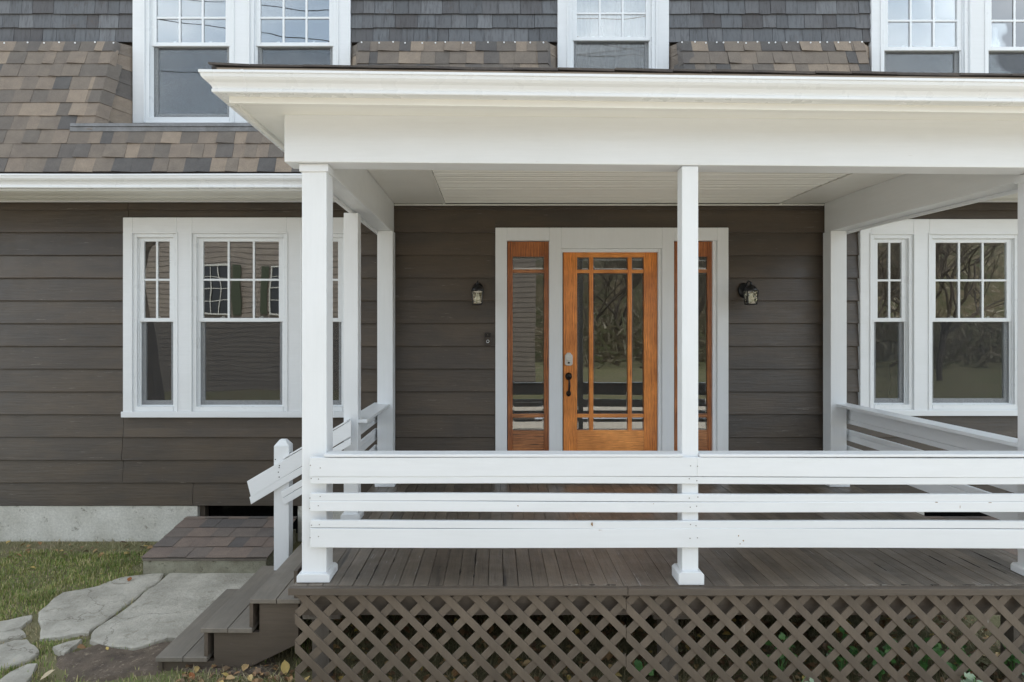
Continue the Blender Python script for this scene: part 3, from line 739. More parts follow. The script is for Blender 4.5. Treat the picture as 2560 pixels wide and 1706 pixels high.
# ceiling
XP0, XP1 = -.50, 2.715
for a, b in ((XL1+.014, XP0-.003), (XP1+.003, XR0-.014)):
    sb('ceiling_panel', CREAM, porch, a, b, BYF+.167, 6.135, CEIL, CEIL+.012, ny_=8)
for x in (XP0-.006, XP1-.008): sb('ceiling_batten', CREAM, porch, x, x+.022, BYF+.168, 6.134, CEIL-.008, CEIL-.001, bevel=.002, ny_=8)
y = BYF+.168; k = 0
while y < 6.13:
    ye = min(y+.135, 6.134); mb = MB(); ym = (y+ye)/2
    if ye-y > .04:
        prof = [(y+.0015,CEIL+.020),(y+.0015,CEIL+.013),(y+.026,CEIL),(ym-.020,CEIL),(ym-.006,CEIL+.010),(ym+.012,CEIL),(ye-.020,CEIL),(ye-.0015,CEIL+.013),(ye-.0015,CEIL+.020)]
        nseg = 6; L = len(prof)
        for q in range(nseg+1):
            x = XP0+.017+(XP1-XP0-.027)*q/nseg; mb.v += [Vector((x,*p)) for p in prof]
            if q: mb.f += [[(q-1)*L+j,(q-1)*L+(j+1)%L,q*L+(j+1)%L,q*L+j] for j in range(L)]
        mb.f += [list(range(L)),[nseg*L+j for j in range(L)][::-1]]
        sagged(mb).build('ceiling_plank', CREAM, porch)
    y = ye
sb('ceiling_cove', CREAM, porch, XL1+.013, XR0-.013, 6.115, 6.141, CEIL-.018, CEIL-.0085, bevel=.003, nx_=4)
# roof overhang: soffit, fascia, gutters
SOZ = CAMZ+1.235; FY = 3.44; FX0 = PX(581.6, FY)-.02; FX1 = 3.64
ov = MB()
sb('soffit', CREAM, porch, FX0+.001, FX1-.001, FY+.022, BYF-.001, SOZ, SOZ+.012, nx_=8)
sb('soffit', CREAM, porch, FX0+.022, bx0+.02, BYF, 6.13, SOZ+.0005, SOZ+.0125, ny_=8)
sb('soffit', CREAM, porch, bx1-.02, FX1-.022, BYF, 6.13, SOZ+.0005, SOZ+.0125, ny_=8)
sb('fascia', CREAM, porch, FX0, FX1, FY, FY+.021, SOZ-.020, SOZ+.14, nx_=8, bevel=.003)
sb('fascia', CREAM, porch, FX0, FX0+.021, FY+.0215, 6.13, SOZ-.020, SOZ+.14, ny_=8)
sb('fascia', CREAM, porch, FX1-.021, FX1, FY+.0215, 6.13, SOZ-.020, SOZ+.14, ny_=8)
sb('soffit_strip', CREAM, porch, FX0+.03, FX1-.03, FY+.045, FY+.075, SOZ-.010, SOZ-.0005, bevel=.002, nx_=8)
GZ = PZ(232, FY-.064)
def gut(path_, name):     # a gutter swept round mitred corners, offsets measured outward
    mb = MB(); L = len(KP)
    for (x, y_, ox, oy) in path_:
        mb.v += [Vector((x+ox*o, y_+oy*o, GZ+h*.93+sag(x,y_))) for o, h in KP]
    for k in range(1,len(path_)): mb.f += [[(k-1)*L+q,(k-1)*L+(q+1)%L,k*L+(q+1)%L,k*L+q] for q in range(L)]
    mb.f += [list(range(L)), [(len(path_)-1)*L+q for q in range(L)][::-1]]
    return mb.build(name, ALU, porch)
g0 = FX0-.001; gy = FY-.001
front = [(g0, gy, -1, -1)] + [(g0+(FX1-g0)*q/16, gy, 0, -1) for q in range(1,16)] + [(FX1+.001, gy, 1, -1)]
gut(front, 'gutter')
gut([(g0, 6.12, -1, 0)] + [(g0, 6.12-(6.12-gy)*q/8, -1, 0) for q in range(1,8)] + [(g0, gy+.0, -1, -1)], 'gutter')
gut([(FX1+.001, gy, 1, -1)] + [(FX1+.001, gy+(6.12-gy)*q/8, 1, 0) for q in range(1,9)], 'gutter')
# joint sleeve of the gutter corner
xj = PX(604, FY-.1); mb = MB(); L = len(KP); KS = [(o+(.003 if o > .01 else 0), h-(.002 if h < .001 else 0)) for o, h in KP]
for x in (xj, xj+.012): mb.v += [Vector((x, gy-o, GZ+h*.93+sag(x,gy))) for o, h in KS]
mb.f = [[q,(q+1)%L,L+(q+1)%L,L+q] for q in range(L)]+[list(range(L)),[L+q for q in range(L)][::-1]]
mb.build('gutter_sleeve', ALU, porch)
# roof slab with ragged shingle edge
ZR = GZ+.109; RX0, RX1, RY = PX(531,FY-.07), FX1+.06, FY-.080
def zr(x, y):
    return ZR + .235*min(x-RX0, RX1-x, y-RY)
mid = (RX0+RX1)/2; mb = MB()
top = [(RX0,RY),(RX1,RY),(RX1,6.13),(RX1-(6.13-RY)*.86,6.13),(RX0+(6.13-RY)*.86,6.13),(RX0,6.13)]
for dz in (.006,.018):
    for x, y_ in top: mb.v.append(Vector((x, y_, zr(x,y_)+dz+sag(x,y_))))
mb.f = [[0,4,3,1],[0,5,4],[1,3,2],[6,7,9,10],[6,10,11],[7,8,9],[0,1,7,6],[1,2,8,7],[2,3,9,8],[3,4,10,9],[4,5,11,10],[5,0,6,11]]
mb.build('roof', ROOFT, porch)
x = RX0-.012
while x < RX1:
    xe = min(x+random.uniform(.18,.34), RX1+.01); n0 = random.uniform(0,.004)
    z0 = ZR+.0185; yf = RY-.010-random.uniform(0,.010); curl = .006 if x < RX0 else random.uniform(-.004,.004)
    MB().hexa([(x+.001,yf,z0+sag(x,yf)+curl),(xe-.001,yf,z0+sag(xe,yf)-random.uniform(0,.005)),(xe-.001,RY+.12,z0+.03+sag(xe,RY)),(x+.001,RY+.12,z0+.03+sag(x,RY)),
               (x+.001,yf,z0+.009+n0+sag(x,yf)+curl),(xe-.001,yf,z0+.007+n0+sag(xe,yf)),(xe-.001,RY+.12,z0+.04+sag(xe,RY)),(x+.001,RY+.12,z0+.04+sag(x,RY))]).build('roof_edge_shingle', ROOFT, porch)
    x = xe
sb('drip_edge', DRIP, porch, RX0+.03, RX1, RY-.008, RY-.001, GZ+.090, ZR+.010, nx_=8)

# columns and posts
def column(x0, x1, y0, y1, ztop, cap=.012, basep=.024, baseh=.052, capz=.045, lab=None):
    col = MB().box(x0,x1,y0,y1,DZ+.001,ztop).build('column', WHITE['Z'], porch, .004)
    if lab: col['label'] = lab
    b = basep
    MB().prism([(0,0)]*0 or [(x0-b,DZ+.0015),(x1+b,DZ+.0015),(x1+b,DZ+baseh-.014),(x1+b*.4,DZ+baseh),(x0-b*.4,DZ+baseh),(x0-b,DZ+baseh-.014)], 'Y', y0-b, y1+b).build('column_base', WHITE['X'], col, .004)
    if cap: MB().box(x0-cap,x1+cap,y0-cap,y1+cap,ztop-capz,ztop-.001).build('column_cap', WHITE['X'], col, .003)
column(XL0, XL1, 3.722, 3.722+.15, zb0-.002)
column(PX(1705,3.69), PX(1746,3.69), 3.69, 3.69+.097, zb0-.022, cap=0, basep=.026, baseh=.075)
column(XR0, XR1, 3.722, 3.722+.15, zb0-.038)
column(PX(859,4.92), PX(895,4.92), 4.92, 5.03, CAMZ+.899, cap=0, basep=.02)
column(PX(943,5.97), PX(982,5.97), 5.97, 6.115, CAMZ+.924, cap=0, basep=.02)
column(PX(2077,5.97), PX(2117,5.97), 5.97, 6.115, CAMZ+.924, cap=0, basep=.02)

# railings
RZ = [(-.729,-.838),(-.8395,-.880),(-.937,-.980),(-.9815,-1.040),(-1.092,-1.134),(-1.1355,-1.245)]
rail = MB().box(-1.05, 3.25, 3.6935, 3.716, CAMZ-.86, CAMZ-.735).build('railing', WHITE['X'], porch); rail['label'] = 'white horizontal board railing along the front of the porch'
RYF = 3.663
for k, (a, b) in enumerate(RZ):
    xs_ = [PX(774,RYF), 1.15, 3.26] if k in (0,) else [PX(775,RYF), 3.26]
    off = .0035 if k in (1,2,4) else 0
    segs = list(zip(xs_, xs_[1:]))
    for p, q in segs:
        mb = MB(); n = 12
        for s_ in range(n+1):
            x = p+(q-p)*s_/n; d = .0025*math.sin(x*1.7+k)-.0012*(x+1)
            mb.v += [Vector((x,RYF+off,CAMZ+a+d)),Vector((x,RYF+.028,CAMZ+a+d)),Vector((x,RYF+.028,CAMZ+b+d)),Vector((x,RYF+off,CAMZ+b+d))]
            if s_: mb.f += [[(s_-1)*4+j,(s_-1)*4+(j+1)%4,s_*4+(j+1)%4,s_*4+j] for j in range(4)]
        mb.f += [[0,1,2,3],[n*4+3,n*4+2,n*4+1,n*4]]
        mb.build('rail_board', WHITE['X'], rail, .003)
pc0, pc1 = PX(1705,3.69), PX(1746,3.69)
for a, b in ((XL1+.001, pc0-.001), (pc1+.001, XR0-.001)): B('rail_cap', WHITE['X'], rail, a, b, 3.659, 3.77, CAMZ-.727, CAMZ-.711, .003)
def side_railing(xo, out_, y0, y1, capx, lab):
    r0 = MB().box(min(xo,xo+out_*.024), max(xo,xo+out_*.024), y0, y1, CAMZ+RZ[0][1], CAMZ+RZ[0][0]).build('railing', WHITE['Y'], porch, .003); r0['label'] = lab
    for a, b in RZ[1:]: B('rail_board', WHITE['Y'], r0, min(xo,xo+out_*.022), max(xo,xo+out_*.022), y0, y1, CAMZ+b, CAMZ+a, .003)
    B('rail_cap', WHITE['Y'], r0, capx[0], capx[1], y0 if out_ < 0 else y0, y1-.02, CAMZ-.716, CAMZ-.690, .003)
    return r0
sl_ = side_railing(XL0-.004, -1, 4.93, 6.10, (PX(930,5.97)-.0, PX(974,5.97)), 'white board railing between two posts on the left side of the porch')
side_railing(XR1+.001, 1, 3.74, 6.09, (XR0+.02, XR1+.02), 'white board railing along the right side of the porch')

# deck
xa, xb = -1.165, 3.36; y0, y1 = 3.664, 6.145
deck = MB().box(xa, xb, y0+.02, y1, DZ-.06, DZ-.026).build('deck', TRIMB, porch); deck['label'] = 'worn brown plank porch floor'
x = xa
while x < xb-.02:
    xe = min(x+.0862, xb); g = random.choice([.002,.003,.004,.005]) if x < 0.2 else random.choice([.0012,.002,.003])
    dzz = random.uniform(-.0015,.0005)
    B('plank', DECK, deck, x+g/2, xe-g/2, y0, y1, DZ-.025, DZ+dzz, .0012); x = xe
jx = PX(1569, 3.64)
for a, b, z in ((-1.178, jx-.001, 0), (jx+.001, 3.38, .0005)): B('deck_nosing', TRIMB, porch, a, b, 3.628-z*3, 3.6635, DZ-.043, DZ-.003-z, .003)
B('deck_nosing', TRIMB, porch, xb+.001, 3.38, 3.664, 6.14, DZ-.043, DZ-.003, .003)
B('rim_board', TRIMB, porch, -1.14, 3.34, 3.735, 3.772, DZ-.200, DZ-.0605)
B('rim_board', TRIMB, porch, -1.14, -1.10, 3.773, 6.14, DZ-.200, DZ-.0605); B('rim_board', TRIMB, porch, 3.30, 3.34, 3.773, 6.14, DZ-.200, DZ-.0605)
for xs_ in (-1.04, 1.03, 3.12):
    B('support_post', RAWW, porch, xs_-.05, xs_+.05, 3.80, 3.90, -.05, DZ-.245)
    B('support_block', RAWW, porch, xs_-.10, xs_+.12, 3.776, 3.91, DZ-.243, DZ-.201)
for k in range(8):
    x = -.9+k*.58; B('joist', RAWW, porch, x, x+.04, 3.92, 6.13, DZ-.2, DZ-.061)

# lattice
def clip(poly, x0,x1,z0,z1):
    for ax, lim, sg in ((0,x0,1),(0,x1,-1),(1,z0,1),(1,z1,-1)):
        o_ = []
        for i in range(len(poly)):
            p, q = poly[i], poly[(i+1)%len(poly)]; dp, dq = (p[ax]-lim)*sg, (q[ax]-lim)*sg
            if dp >= 0: o_.append(p)
            if dp*dq < 0:
                t_ = dp/(dp-dq); o_.append((p[0]+(q[0]-p[0])*t_, p[1]+(q[1]-p[1])*t_))
        poly = o_
        if len(poly) < 3: return None
    return poly
YLAT = 3.680; PER = 71.8*YLAT/FX; HW = .0435/2*math.sqrt(2)
def lattice(x0,x1,z0,z1,px,py,lab):
    X0, Z0 = PX(px,YLAT), PZ(py,YLAT)
    root = MB().box(x0,x1,YLAT+.0145,YLAT+.020,z1-.03,z1).build('lattice_panel', LATT, porch); root['label'] = lab
    for layer in (0,1):
        base = X0+Z0 if layer == 0 else X0-Z0
        for k in range(-30,60):
            c_ = base+(k+.5)*PER
            if layer == 0: poly = [(c_-HW-z1,z1),(c_+HW-z1,z1),(c_+HW-z0,z0),(c_-HW-z0,z0)]
            else: poly = [(c_-HW+z1,z1),(c_+HW+z1,z1),(c_+HW+z0,z0),(c_-HW+z0,z0)]
            poly = clip(poly, x0,x1,z0,z1)
            if not poly: continue
            ar = abs(sum(poly[i][0]*poly[(i+1)%len(poly)][1]-poly[(i+1)%len(poly)][0]*poly[i][1] for i in range(len(poly))))/2
            if ar < 2e-4: continue
            ya = YLAT + layer*.0072
            MB().prism(poly,'Y',ya,ya+.007).build('slat', LATT, root, .0012)
seam = PX(1565.5, YLAT)
lattice(PX(737,YLAT), seam-.0012, -.02, DZ-.044, 878.7, 1580.5, 'left panel of brown diagonal lattice under the porch')
lattice(seam+.0012, 3.34, -.02, DZ-.044, 1600, 1588, 'right panel of brown diagonal lattice under the porch')

# steps
SY0, SY1 = 3.91, 4.95
st = [(-1.501,-1.195,-1.642),(-1.806,-1.488,-1.822),(-2.080,-1.765,-2.000)]
gzs = ground_z(0,4.0)
poly = [(-2.045,gzs-.02),(-1.60,gzs-.02),(-1.215,CAMZ-1.93),(-1.215,CAMZ-1.68),(-1.455,CAMZ-1.68),(-1.455,CAMZ-1.86),(-1.735,CAMZ-1.86),(-1.735,CAMZ-2.038),(-2.045,CAMZ-2.038)]
steps = MB().prism(poly,'Y',SY0+.030,SY0+.068).build('steps', TRIMB, porch, .002); steps['label'] = 'three grey brown wooden steps down from the left side of the porch'
MB().prism(poly,'Y',SY1-.08,SY1-.045).build('stringer', TRIMB, steps)
for i, (a, b, z) in enumerate(st):
    m = a+(b-a)*.53
    for p, q in ((a, m-.002), (m+.002, b)): B('tread_board', TREAD, steps, p, q, SY0+random.uniform(-.004,.004), SY1, CAMZ+z-.030, CAMZ+z, .004)
for (x, zt_, zb_) in ((-1.215,-1.475,-1.640),(-1.487,-1.672,-1.820),(-1.764,-1.852,-1.998),(-2.045,-2.031,-2.14)):
    B('riser', TRIMB, steps, x-.022, x, SY0+.012, SY1-.012, CAMZ+zb_, CAMZ+zt_)
# newel and stair rails
nx0, nx1, ny0, ny1 = PX(684.5,4.845), PX(722,4.845), 4.845, 4.945
sr = MB().box(nx0,nx1,ny0,ny1,CAMZ-1.8195,PZ(1116,ny0)); 
c_ = ((nx0+nx1)/2,(ny0+ny1)/2); zt_ = PZ(1116,ny0); zc_ = PZ(1101,ny0)
sr.hexa([(nx0,ny0,zt_+.0005),(nx1,ny0,zt_+.0005),(nx1,ny1,zt_+.0005),(nx0,ny1,zt_+.0005),(c_[0]-.022,c_[1]-.022,zc_),(c_[0]+.022,c_[1]-.022,zc_),(c_[0]+.022,c_[1]+.022,zc_),(c_[0]-.022,c_[1]+.022,zc_)])
newel = sr.build('newel_post', WHITE['Z'], porch, .003); newel['label'] = 'short white stair post with a bevelled top'
sly = 4.818
def sloped(xa_, za_, xb_, h, y_, th, name, endcut=0.03):
    zb_ = za_ + (xb_-xa_)*.585
    return MB().hexa([(xa_+endcut,y_,za_-h),(xb_,y_,zb_-h),(xb_,y_+th,zb_-h),(xa_+endcut,y_+th,za_-h),(xa_,y_,za_),(xb_,y_,zb_),(xb_,y_+th,zb_),(xa_,y_+th,za_)]).build(name, WHITE['X'], newel, .003)
xs0 = PX(617,sly); zs0 = PZ(1204,sly)
sloped(xs0, zs0, -1.09, .118, sly, .024, 'stair_rail_board'); sloped(xs0+.018, zs0-.1195, -1.09, .054, sly+.001, .024, 'stair_rail_board', .012)
xl0 = PX(701,sly); zl0 = PZ(1231,sly)
sloped(xl0, zl0, -1.09, .045, sly, .022, 'stair_rail_board', .014); sloped(xl0+.014, zl0-.0465, -1.09, .05, sly+.001, .022, 'stair_rail_board', .016)
xc0 = PX(708,sly); zc0 = zs0+(xc0-xs0)*.585+.018
MB().hexa([(xc0,sly-.004,zc0-.014),(-1.12,sly-.004,zc0-.014+(-1.12-xc0)*.585),(-1.12,sly+.10,zc0-.014+(-1.12-xc0)*.585),(xc0,sly+.10,zc0-.014),
           (xc0,sly-.004,zc0),(-1.12,sly-.004,zc0+(-1.12-xc0)*.585),(-1.12,sly+.10,zc0+(-1.12-xc0)*.585),(xc0,sly+.10,zc0)]).build('stair_rail_cap', WHITE['X'], newel, .003)

# wear: screw heads, chips in the paint, splits in the old boards
RUSTP = plain('rusty_paint_chip', (.30,.19,.10), .8); SPLIT = plain('dark_split_wood', (.018,.015,.012), .95); BAREW = plain('bare_grey_wood', (.33,.31,.27), .9); SCREW = plain('painted_screw_head', (.30,.29,.27), .4, .3)
m = MB()
for xc in (-1.06, -1.01, 1.11, 1.15, 3.19):
    for a, b in RZ:
        m.lathe([(.0035,0),(.0035,.0015)], (xc+random.uniform(-.006,.006), RYF-.0002+(.0035 if (a,b) in (RZ[1],RZ[2],RZ[4]) else 0), CAMZ+(a+b)/2+random.uniform(-.01,.01)), 'Y', 8)
q_ = m.build('screw_head', SCREW, rail); q_['kind'] = 'stuff'
m = MB()
for fx, fz in ((.2,.1),(.16,.055),(.20,-.02),(.215,.005)):
    xx = nx0+.02+fx*.15; m.lathe([(.0045,0),(.0045,.0015)], (xx, sly-.0005, zs0+(xx-xs0)*.585-.02-abs(fz)*.9), 'Y', 8)
m.lathe([(.0045,0),(.0045,.0015)], (nx0+.012, ny0-.0005, zt_-.10), 'Y', 8)
q_ = m.build('screw_head', BLACKM, newel); q_['kind'] = 'stuff'
def blot(m, x, z, w_, h_, plane, at_, n=9):
    k = len(m.v); pts = []
    for q in range(n):
        a = 2*math.pi*q/n; rr = random.uniform(.45,1); pts.append((x+math.cos(a)*w_*rr/2, z+math.sin(a)*h_*rr/2))
    if plane == 'Y': m.v += [Vector((p, at_, q)) for p, q in pts]+[Vector((p, at_+.002, q)) for p, q in pts]
    else: m.v += [Vector((p, q, at_)) for p, q in pts]+[Vector((p, q, at_-.003)) for p, q in pts]
    m.f += [[k+i for i in range(n)], [k+n+i for i in range(n)][::-1]] + [[k+i, k+(i+1)%n, k+n+(i+1)%n, k+n+i] for i in range(n)]
m = MB()
for px, py, w_, h_ in ((1480,1311,.013,.026),(1500,1325.5,.03,.003),(1846,1340,.008,.014),(1858,1352,.010,.012),(1850,1360,.007,.007),(2341,1256,.020,.006),(2475,1257,.026,.005),(2400,1268,.003,.02),(1295,1265,.010,.007),(1634,1260,.008,.004)):
    blot(m, PX(px,RYF), PZ(py,RYF), w_, h_, 'Y', RYF-.0012)
q_ = m.build('paint_chip', RUSTP, rail); q_['kind'] = 'stuff'
m, m2 = MB(), MB()
def floor_xy(px, py): Y = 1.462*FX/(py-HY); return PX(px,Y), Y
for px, py, L_ in ((1172,1400,.30),(1168,1430,.16),(1202,1388,.12),(1201,1440,.06),(955,1420,.16),(975,1400,.12),(888,1440,.12),(2330,1400,.20),(2410,1408,.22),(2460,1395,.25),(2500,1425,.18),(2545,1430,.14),(2200,1418,.14)):
    x_, y_ = floor_xy(px, py); x_ = xa + round((x_-xa)/.0862)*.0862
    blot(m, x_, y_, random.uniform(.008,.016), L_, 'Z', DZ+.0012, 14)
    if random.random() < .6: blot(m2, x_+random.choice([-.010,.010]), y_-L_*.2, .006, L_*.35, 'Z', DZ+.0009, 10)
for q in range(26):
    px = random.uniform(2080,2600) if q < 20 else random.uniform(1300,1600); x_, y_ = floor_xy(px, 1463); y_ = 3.672
    blot(m if q % 3 else m2, x_, y_, random.uniform(.02,.07), random.uniform(.004,.012), 'Z', DZ+.0011+.0002*(q%4), 10)
q_ = m.build('split', SPLIT, deck); q_['kind'] = 'stuff'; q_ = m2.build('bare_patch', BAREW, deck); q_['kind'] = 'stuff'

# ------------------------------------------------------------------ cellar hatches
def hatch(x0, x1, lab):
    gz = ground_z(0,5.4); yf, yb = 5.33, 6.125; zf, zb = CAMZ-1.905, CAMZ-1.787
    t = thing('hatch_cover', ((x0+x1)/2, 5.7, gz), lab, 'hatch cover', 'shingled hatch covers over the cellar windows')
    cb = MB(); cb.box(x0+.01,x1-.02,yf+.012,yf+.11,gz-.05,zf-.004); cb.box(x0+.011,x0+.10,yf+.11,yb+.02,gz-.05,zf-.004); cb.box(x1-.11,x1-.021,yf+.11,yb+.02,gz-.05,zf-.004)
    cb.build('curb', CURB, t, .006)
    sl2 = math.atan2(zb-zf, yb-yf); L = math.hypot(zb-zf, yb-yf); cs, ss = math.cos(sl2), math.sin(sl2)
    f = lambda s, n=0: (yf+s*cs-n*ss, zf+s*ss+n*cs)
    (a,b),(c_,d) = f(0), f(L); (e,g_),(h,i_) = f(0,-.018), f(L,-.018)
    lid = MB().prism([(e,g_+.0),(a,b),(c_,d),(h,i_)],'X',x0+.01,x1-.012).build('lid', RAWW, t)
    ex = L/4.35
    for i in range(5):
        course(lid, i, x0, x1, SHINGR, f, ex, (.13,.24), L-.002, .009)
    return t
hatch(PX(459,6.1)+.02, PX(742,6.1), 'sloping hatch cover of reddish brown shingles beside the porch steps')
hatch(4.06, 5.15, 'shingled hatch cover beyond the porch, behind the right side railing')

# ------------------------------------------------------------------ wall lanterns and doorbell
def lantern(X, Zc, lab):
    t = thing('wall_lantern', (X, 6.14, Zc-.12), lab, 'lantern', 'wall lanterns either side of the front door')
    yc = 5.965; w_ = .050; h0, h1 = Zc-.105, Zc+.02
    MB().lathe([(.052,0),(.055,.006),(.040,.020),(.018,.026)], (X,6.142,Zc+.035), 'Y', 20, 1, 1.35).build('back_plate', BLACKM, t, smooth=True)
    MB().tube([(X,6.12,Zc+.03),(X,6.08,Zc+.085),(X,6.03,Zc+.115),(X,5.985,Zc+.105),(X,5.965,Zc+.075)], [.008,.007,.006,.006,.007], 10).build('arm', BLACKM, t, smooth=True)
    MB().tube([(X,6.12,Zc+.00),(X,6.09,Zc-.03),(X,6.06,Zc-.01),(X,6.07,Zc+.02)], .005, 8).build('scroll', BLACKM, t, smooth=True)
    MB().lathe([(.056,0),(.058,.008),(.050,.030),(.034,.046),(.014,.054),(.010,.066),(.014,.072),(.006,.082)], (X,yc,h1), 'Z', 24).build('cap', BLACKM, t, smooth=True)
    wb = .040
    fr = MB()
    for sx in (-1,1):
        for sy in (-1,1):
            fr.tube([(X+sx*wb,yc+sy*wb,h0),(X+sx*w_,yc+sy*w_,h1)], .0045, 6)
    for z, ww in ((h0,wb),(h1,w_)):
        for q in range(4):
            c0 = [(-1,-1),(1,-1),(1,1),(-1,1)]; a, b = c0[q], c0[(q+1)%4]
            fr.tube([(X+a[0]*ww,yc+a[1]*ww,z),(X+b[0]*ww,yc+b[1]*ww,z)], .0045, 6)
    fr.build('cage', BLACKM, t)
    MB().box(X-wb,X+wb,yc-wb,yc+wb,h0-.006,h0).build('tray', BLACKM, t)
    for q in range(4):
        c0 = [(-1,-1),(1,-1),(1,1),(-1,1)]; a, b = c0[q], c0[(q+1)%4]
        k1, k2 = .96, .90
        MB().hexa([(X+a[0]*wb*k1,yc+a[1]*wb*k1,h0+.004),(X+b[0]*wb*k1,yc+b[1]*wb*k1,h0+.004),(X+b[0]*wb*k2,yc+b[1]*wb*k2,h0+.004),(X+a[0]*wb*k2,yc+a[1]*wb*k2,h0+.004),
                   (X+a[0]*w_*k1,yc+a[1]*w_*k1,h1-.004),(X+b[0]*w_*k1,yc+b[1]*w_*k1,h1-.004),(X+b[0]*w_*k2,yc+b[1]*w_*k2,h1-.004),(X+a[0]*w_*k2,yc+a[1]*w_*k2,h1-.004)]).build('pane', LGLASS, t)
    MB().lathe([(.003,0),(.018,.006),(.028,.022),(.029,.036),(.022,.056),(.014,.072),(.013,.090)], (X,yc,h0+.012), 'Z', 16).build('bulb', LED, t, smooth=True)
lantern(PX(1193.5,5.965), PZ(733,5.965), 'black wall lantern with clear bulb on siding left of the front door')
lantern(PX(1859,6.14), PZ(733,5.965), 'black wall lantern with clear bulb on siding right of the front door')
dbx, dbz = PX(1219.5,6.12), PZ(865.5,6.12)
db = thing('doorbell', (dbx,6.14,dbz), 'slim bronze video doorbell on the siding below the left lantern', 'doorbell')
B('body', GREYP, db, dbx-.032, dbx+.032, 6.116, 6.145, dbz, dbz+.128, .004)
B('camera_window', BLKP, db, dbx-.026, dbx+.026, 6.112, 6.1155, dbz+.085, dbz+.120, .001)
MB().lathe([(.007,0),(.006,.004)], (dbx,6.1118,dbz+.103), 'Y', 12).build('lens', GREYP, db)
MB().lathe([(.015,0),(.015,.003)], (dbx,6.1155,dbz+.045), 'Y', 20).build('button_ring', LED, db)
MB().lathe([(.0105,0),(.0105,.002)], (dbx,6.1122,dbz+.045), 'Y', 20).build('button', BLKP, db)

# ------------------------------------------------------------------ ground cover
stones_all = STONES
def blocked(x, y):
    if y > 6.13: return True
    if -2.97 < x < -1.84 and y > 5.32: return True
    if x > -1.20: return True
    x += random.gauss(0,.018); y += random.gauss(0,.022)
    return any(inside((x,y), s) for s in stones_all)
def blades(n, region, test, hmin, hmax, name, mat, lab, cat, wd=.0022, lean=.6):
    V = []; F = []
    k = 0
    while k < n:
        x = random.uniform(region[0],region[1]); y = random.uniform(region[2],region[3])
        if not test(x,y): k += 1; continue
        h = random.uniform(hmin,hmax)*(.6+.8*max(0,noise.noise(Vector((x*5,y*5,3)))+.4)); a = random.uniform(0,6.283); l = random.uniform(.1,lean)*h
        z = ground_z(x,y)+.018*noise.noise(Vector((x*3,y*3,0)))-.004
        dx, dy = math.cos(a)*l, math.sin(a)*l; ux, uy = -math.sin(a)*wd*random.uniform(.7,1.5), math.cos(a)*wd
        m = len(V)
        V += [(x-ux,y-uy,z),(x+ux,y+uy,z),(x+dx*.45+ux*.8,y+dy*.45+uy*.8,z+h*.6),(x+dx*.45-ux*.8,y+dy*.45-uy*.8,z+h*.6),(x+dx,y+dy,z+h*random.uniform(.75,1))]
        F += [(m,m+1,m+2,m+3),(m+3,m+2,m+4)]
        k += 1
    me = bpy.data.meshes.new(name); me.from_pydata(V,[],F); me.materials.append(mat)
    o = bpy.data.objects.new(name, me); COL.objects.link(o); return tag(o, lab, cat, kind='stuff')
def lawn_t(x, y):
    if blocked(x,y) or (inside((x+random.gauss(0,.04),y+random.gauss(0,.04)), SOILP) and random.random() > .05): return False
    return True
nzv = lambda x,y: noise.noise(Vector((x*1.7,y*1.7,7)))
def green_t(x, y):
    if not lawn_t(x,y): return False
    return nzv(x,y) > -.35 + (.9 if y > 5.85 else 0) and (x < -2.9 or random.random() < .35)
blades(95000, (-5.6,-1.2,3.2,6.13), green_t, .022, .055, 'grass', GRASS, 'short green grass on the lawn left of the steps', 'grass')
blades(26000, (-5.6,-1.2,3.2,6.13), lawn_t, .015, .045, 'dry_grass', DRYG, 'straw coloured dead grass between the flagstones and along the wall', 'grass', .002, 1.6)
def under_t(x,y): return (x > -1.9 and not (x < -1.2 and y > 3.9 and x < -1.6)) and not any(inside((x,y), s) for s in stones_all)
blades(16000, (-1.9,3.4,3.45,4.7), under_t, .02, .075, 'straw', DRYG, 'dry stems and straw on the ground behind the lattice', 'straw', .0016, 2.2)
# fallen leaves as litter
V = []; F = []
for k in range(5200):
    if k < 4300: x = random.uniform(-1.9,3.4); y = random.uniform(3.5,6.0)
    else: x = random.uniform(-5,-1.2); y = random.uniform(3.5,6.1)
    if k >= 4300 and (y < 5.7 and random.random() < .93): continue
    if -2.1 < x < -1.2 and y > 3.95: continue
    if k >= 4300 and blocked(x,y): continue
    z = ground_z(x,y)+random.uniform(.008,.035); s_ = random.uniform(.012,.034); a = random.uniform(0,6.28)
    u = Vector((math.cos(a),math.sin(a),random.uniform(-.5,.5))).normalized()*s_; v = Vector((-math.sin(a),math.cos(a),random.uniform(-.5,.5))).normalized()*s_*.65
    c = Vector((x,y,z)); m = len(V); cu = Vector((0,0,s_*.3))
    V += [c-u, c-u*.3-v+cu, c+u*.5-v*.8+cu, c+u, c+u*.4+v*.9+cu, c-u*.35+v+cu]
    F += [(m,m+1,m+2,m+3),(m,m+3,m+4,m+5)]
me = bpy.data.meshes.new('leaf_litter'); me.from_pydata(V,[],F); me.materials.append(LEAFL)
o = bpy.data.objects.new('leaf_litter', me); COL.objects.link(o); tag(o, 'brown and orange fallen leaves under the porch and by the wall', 'leaves', kind='stuff')

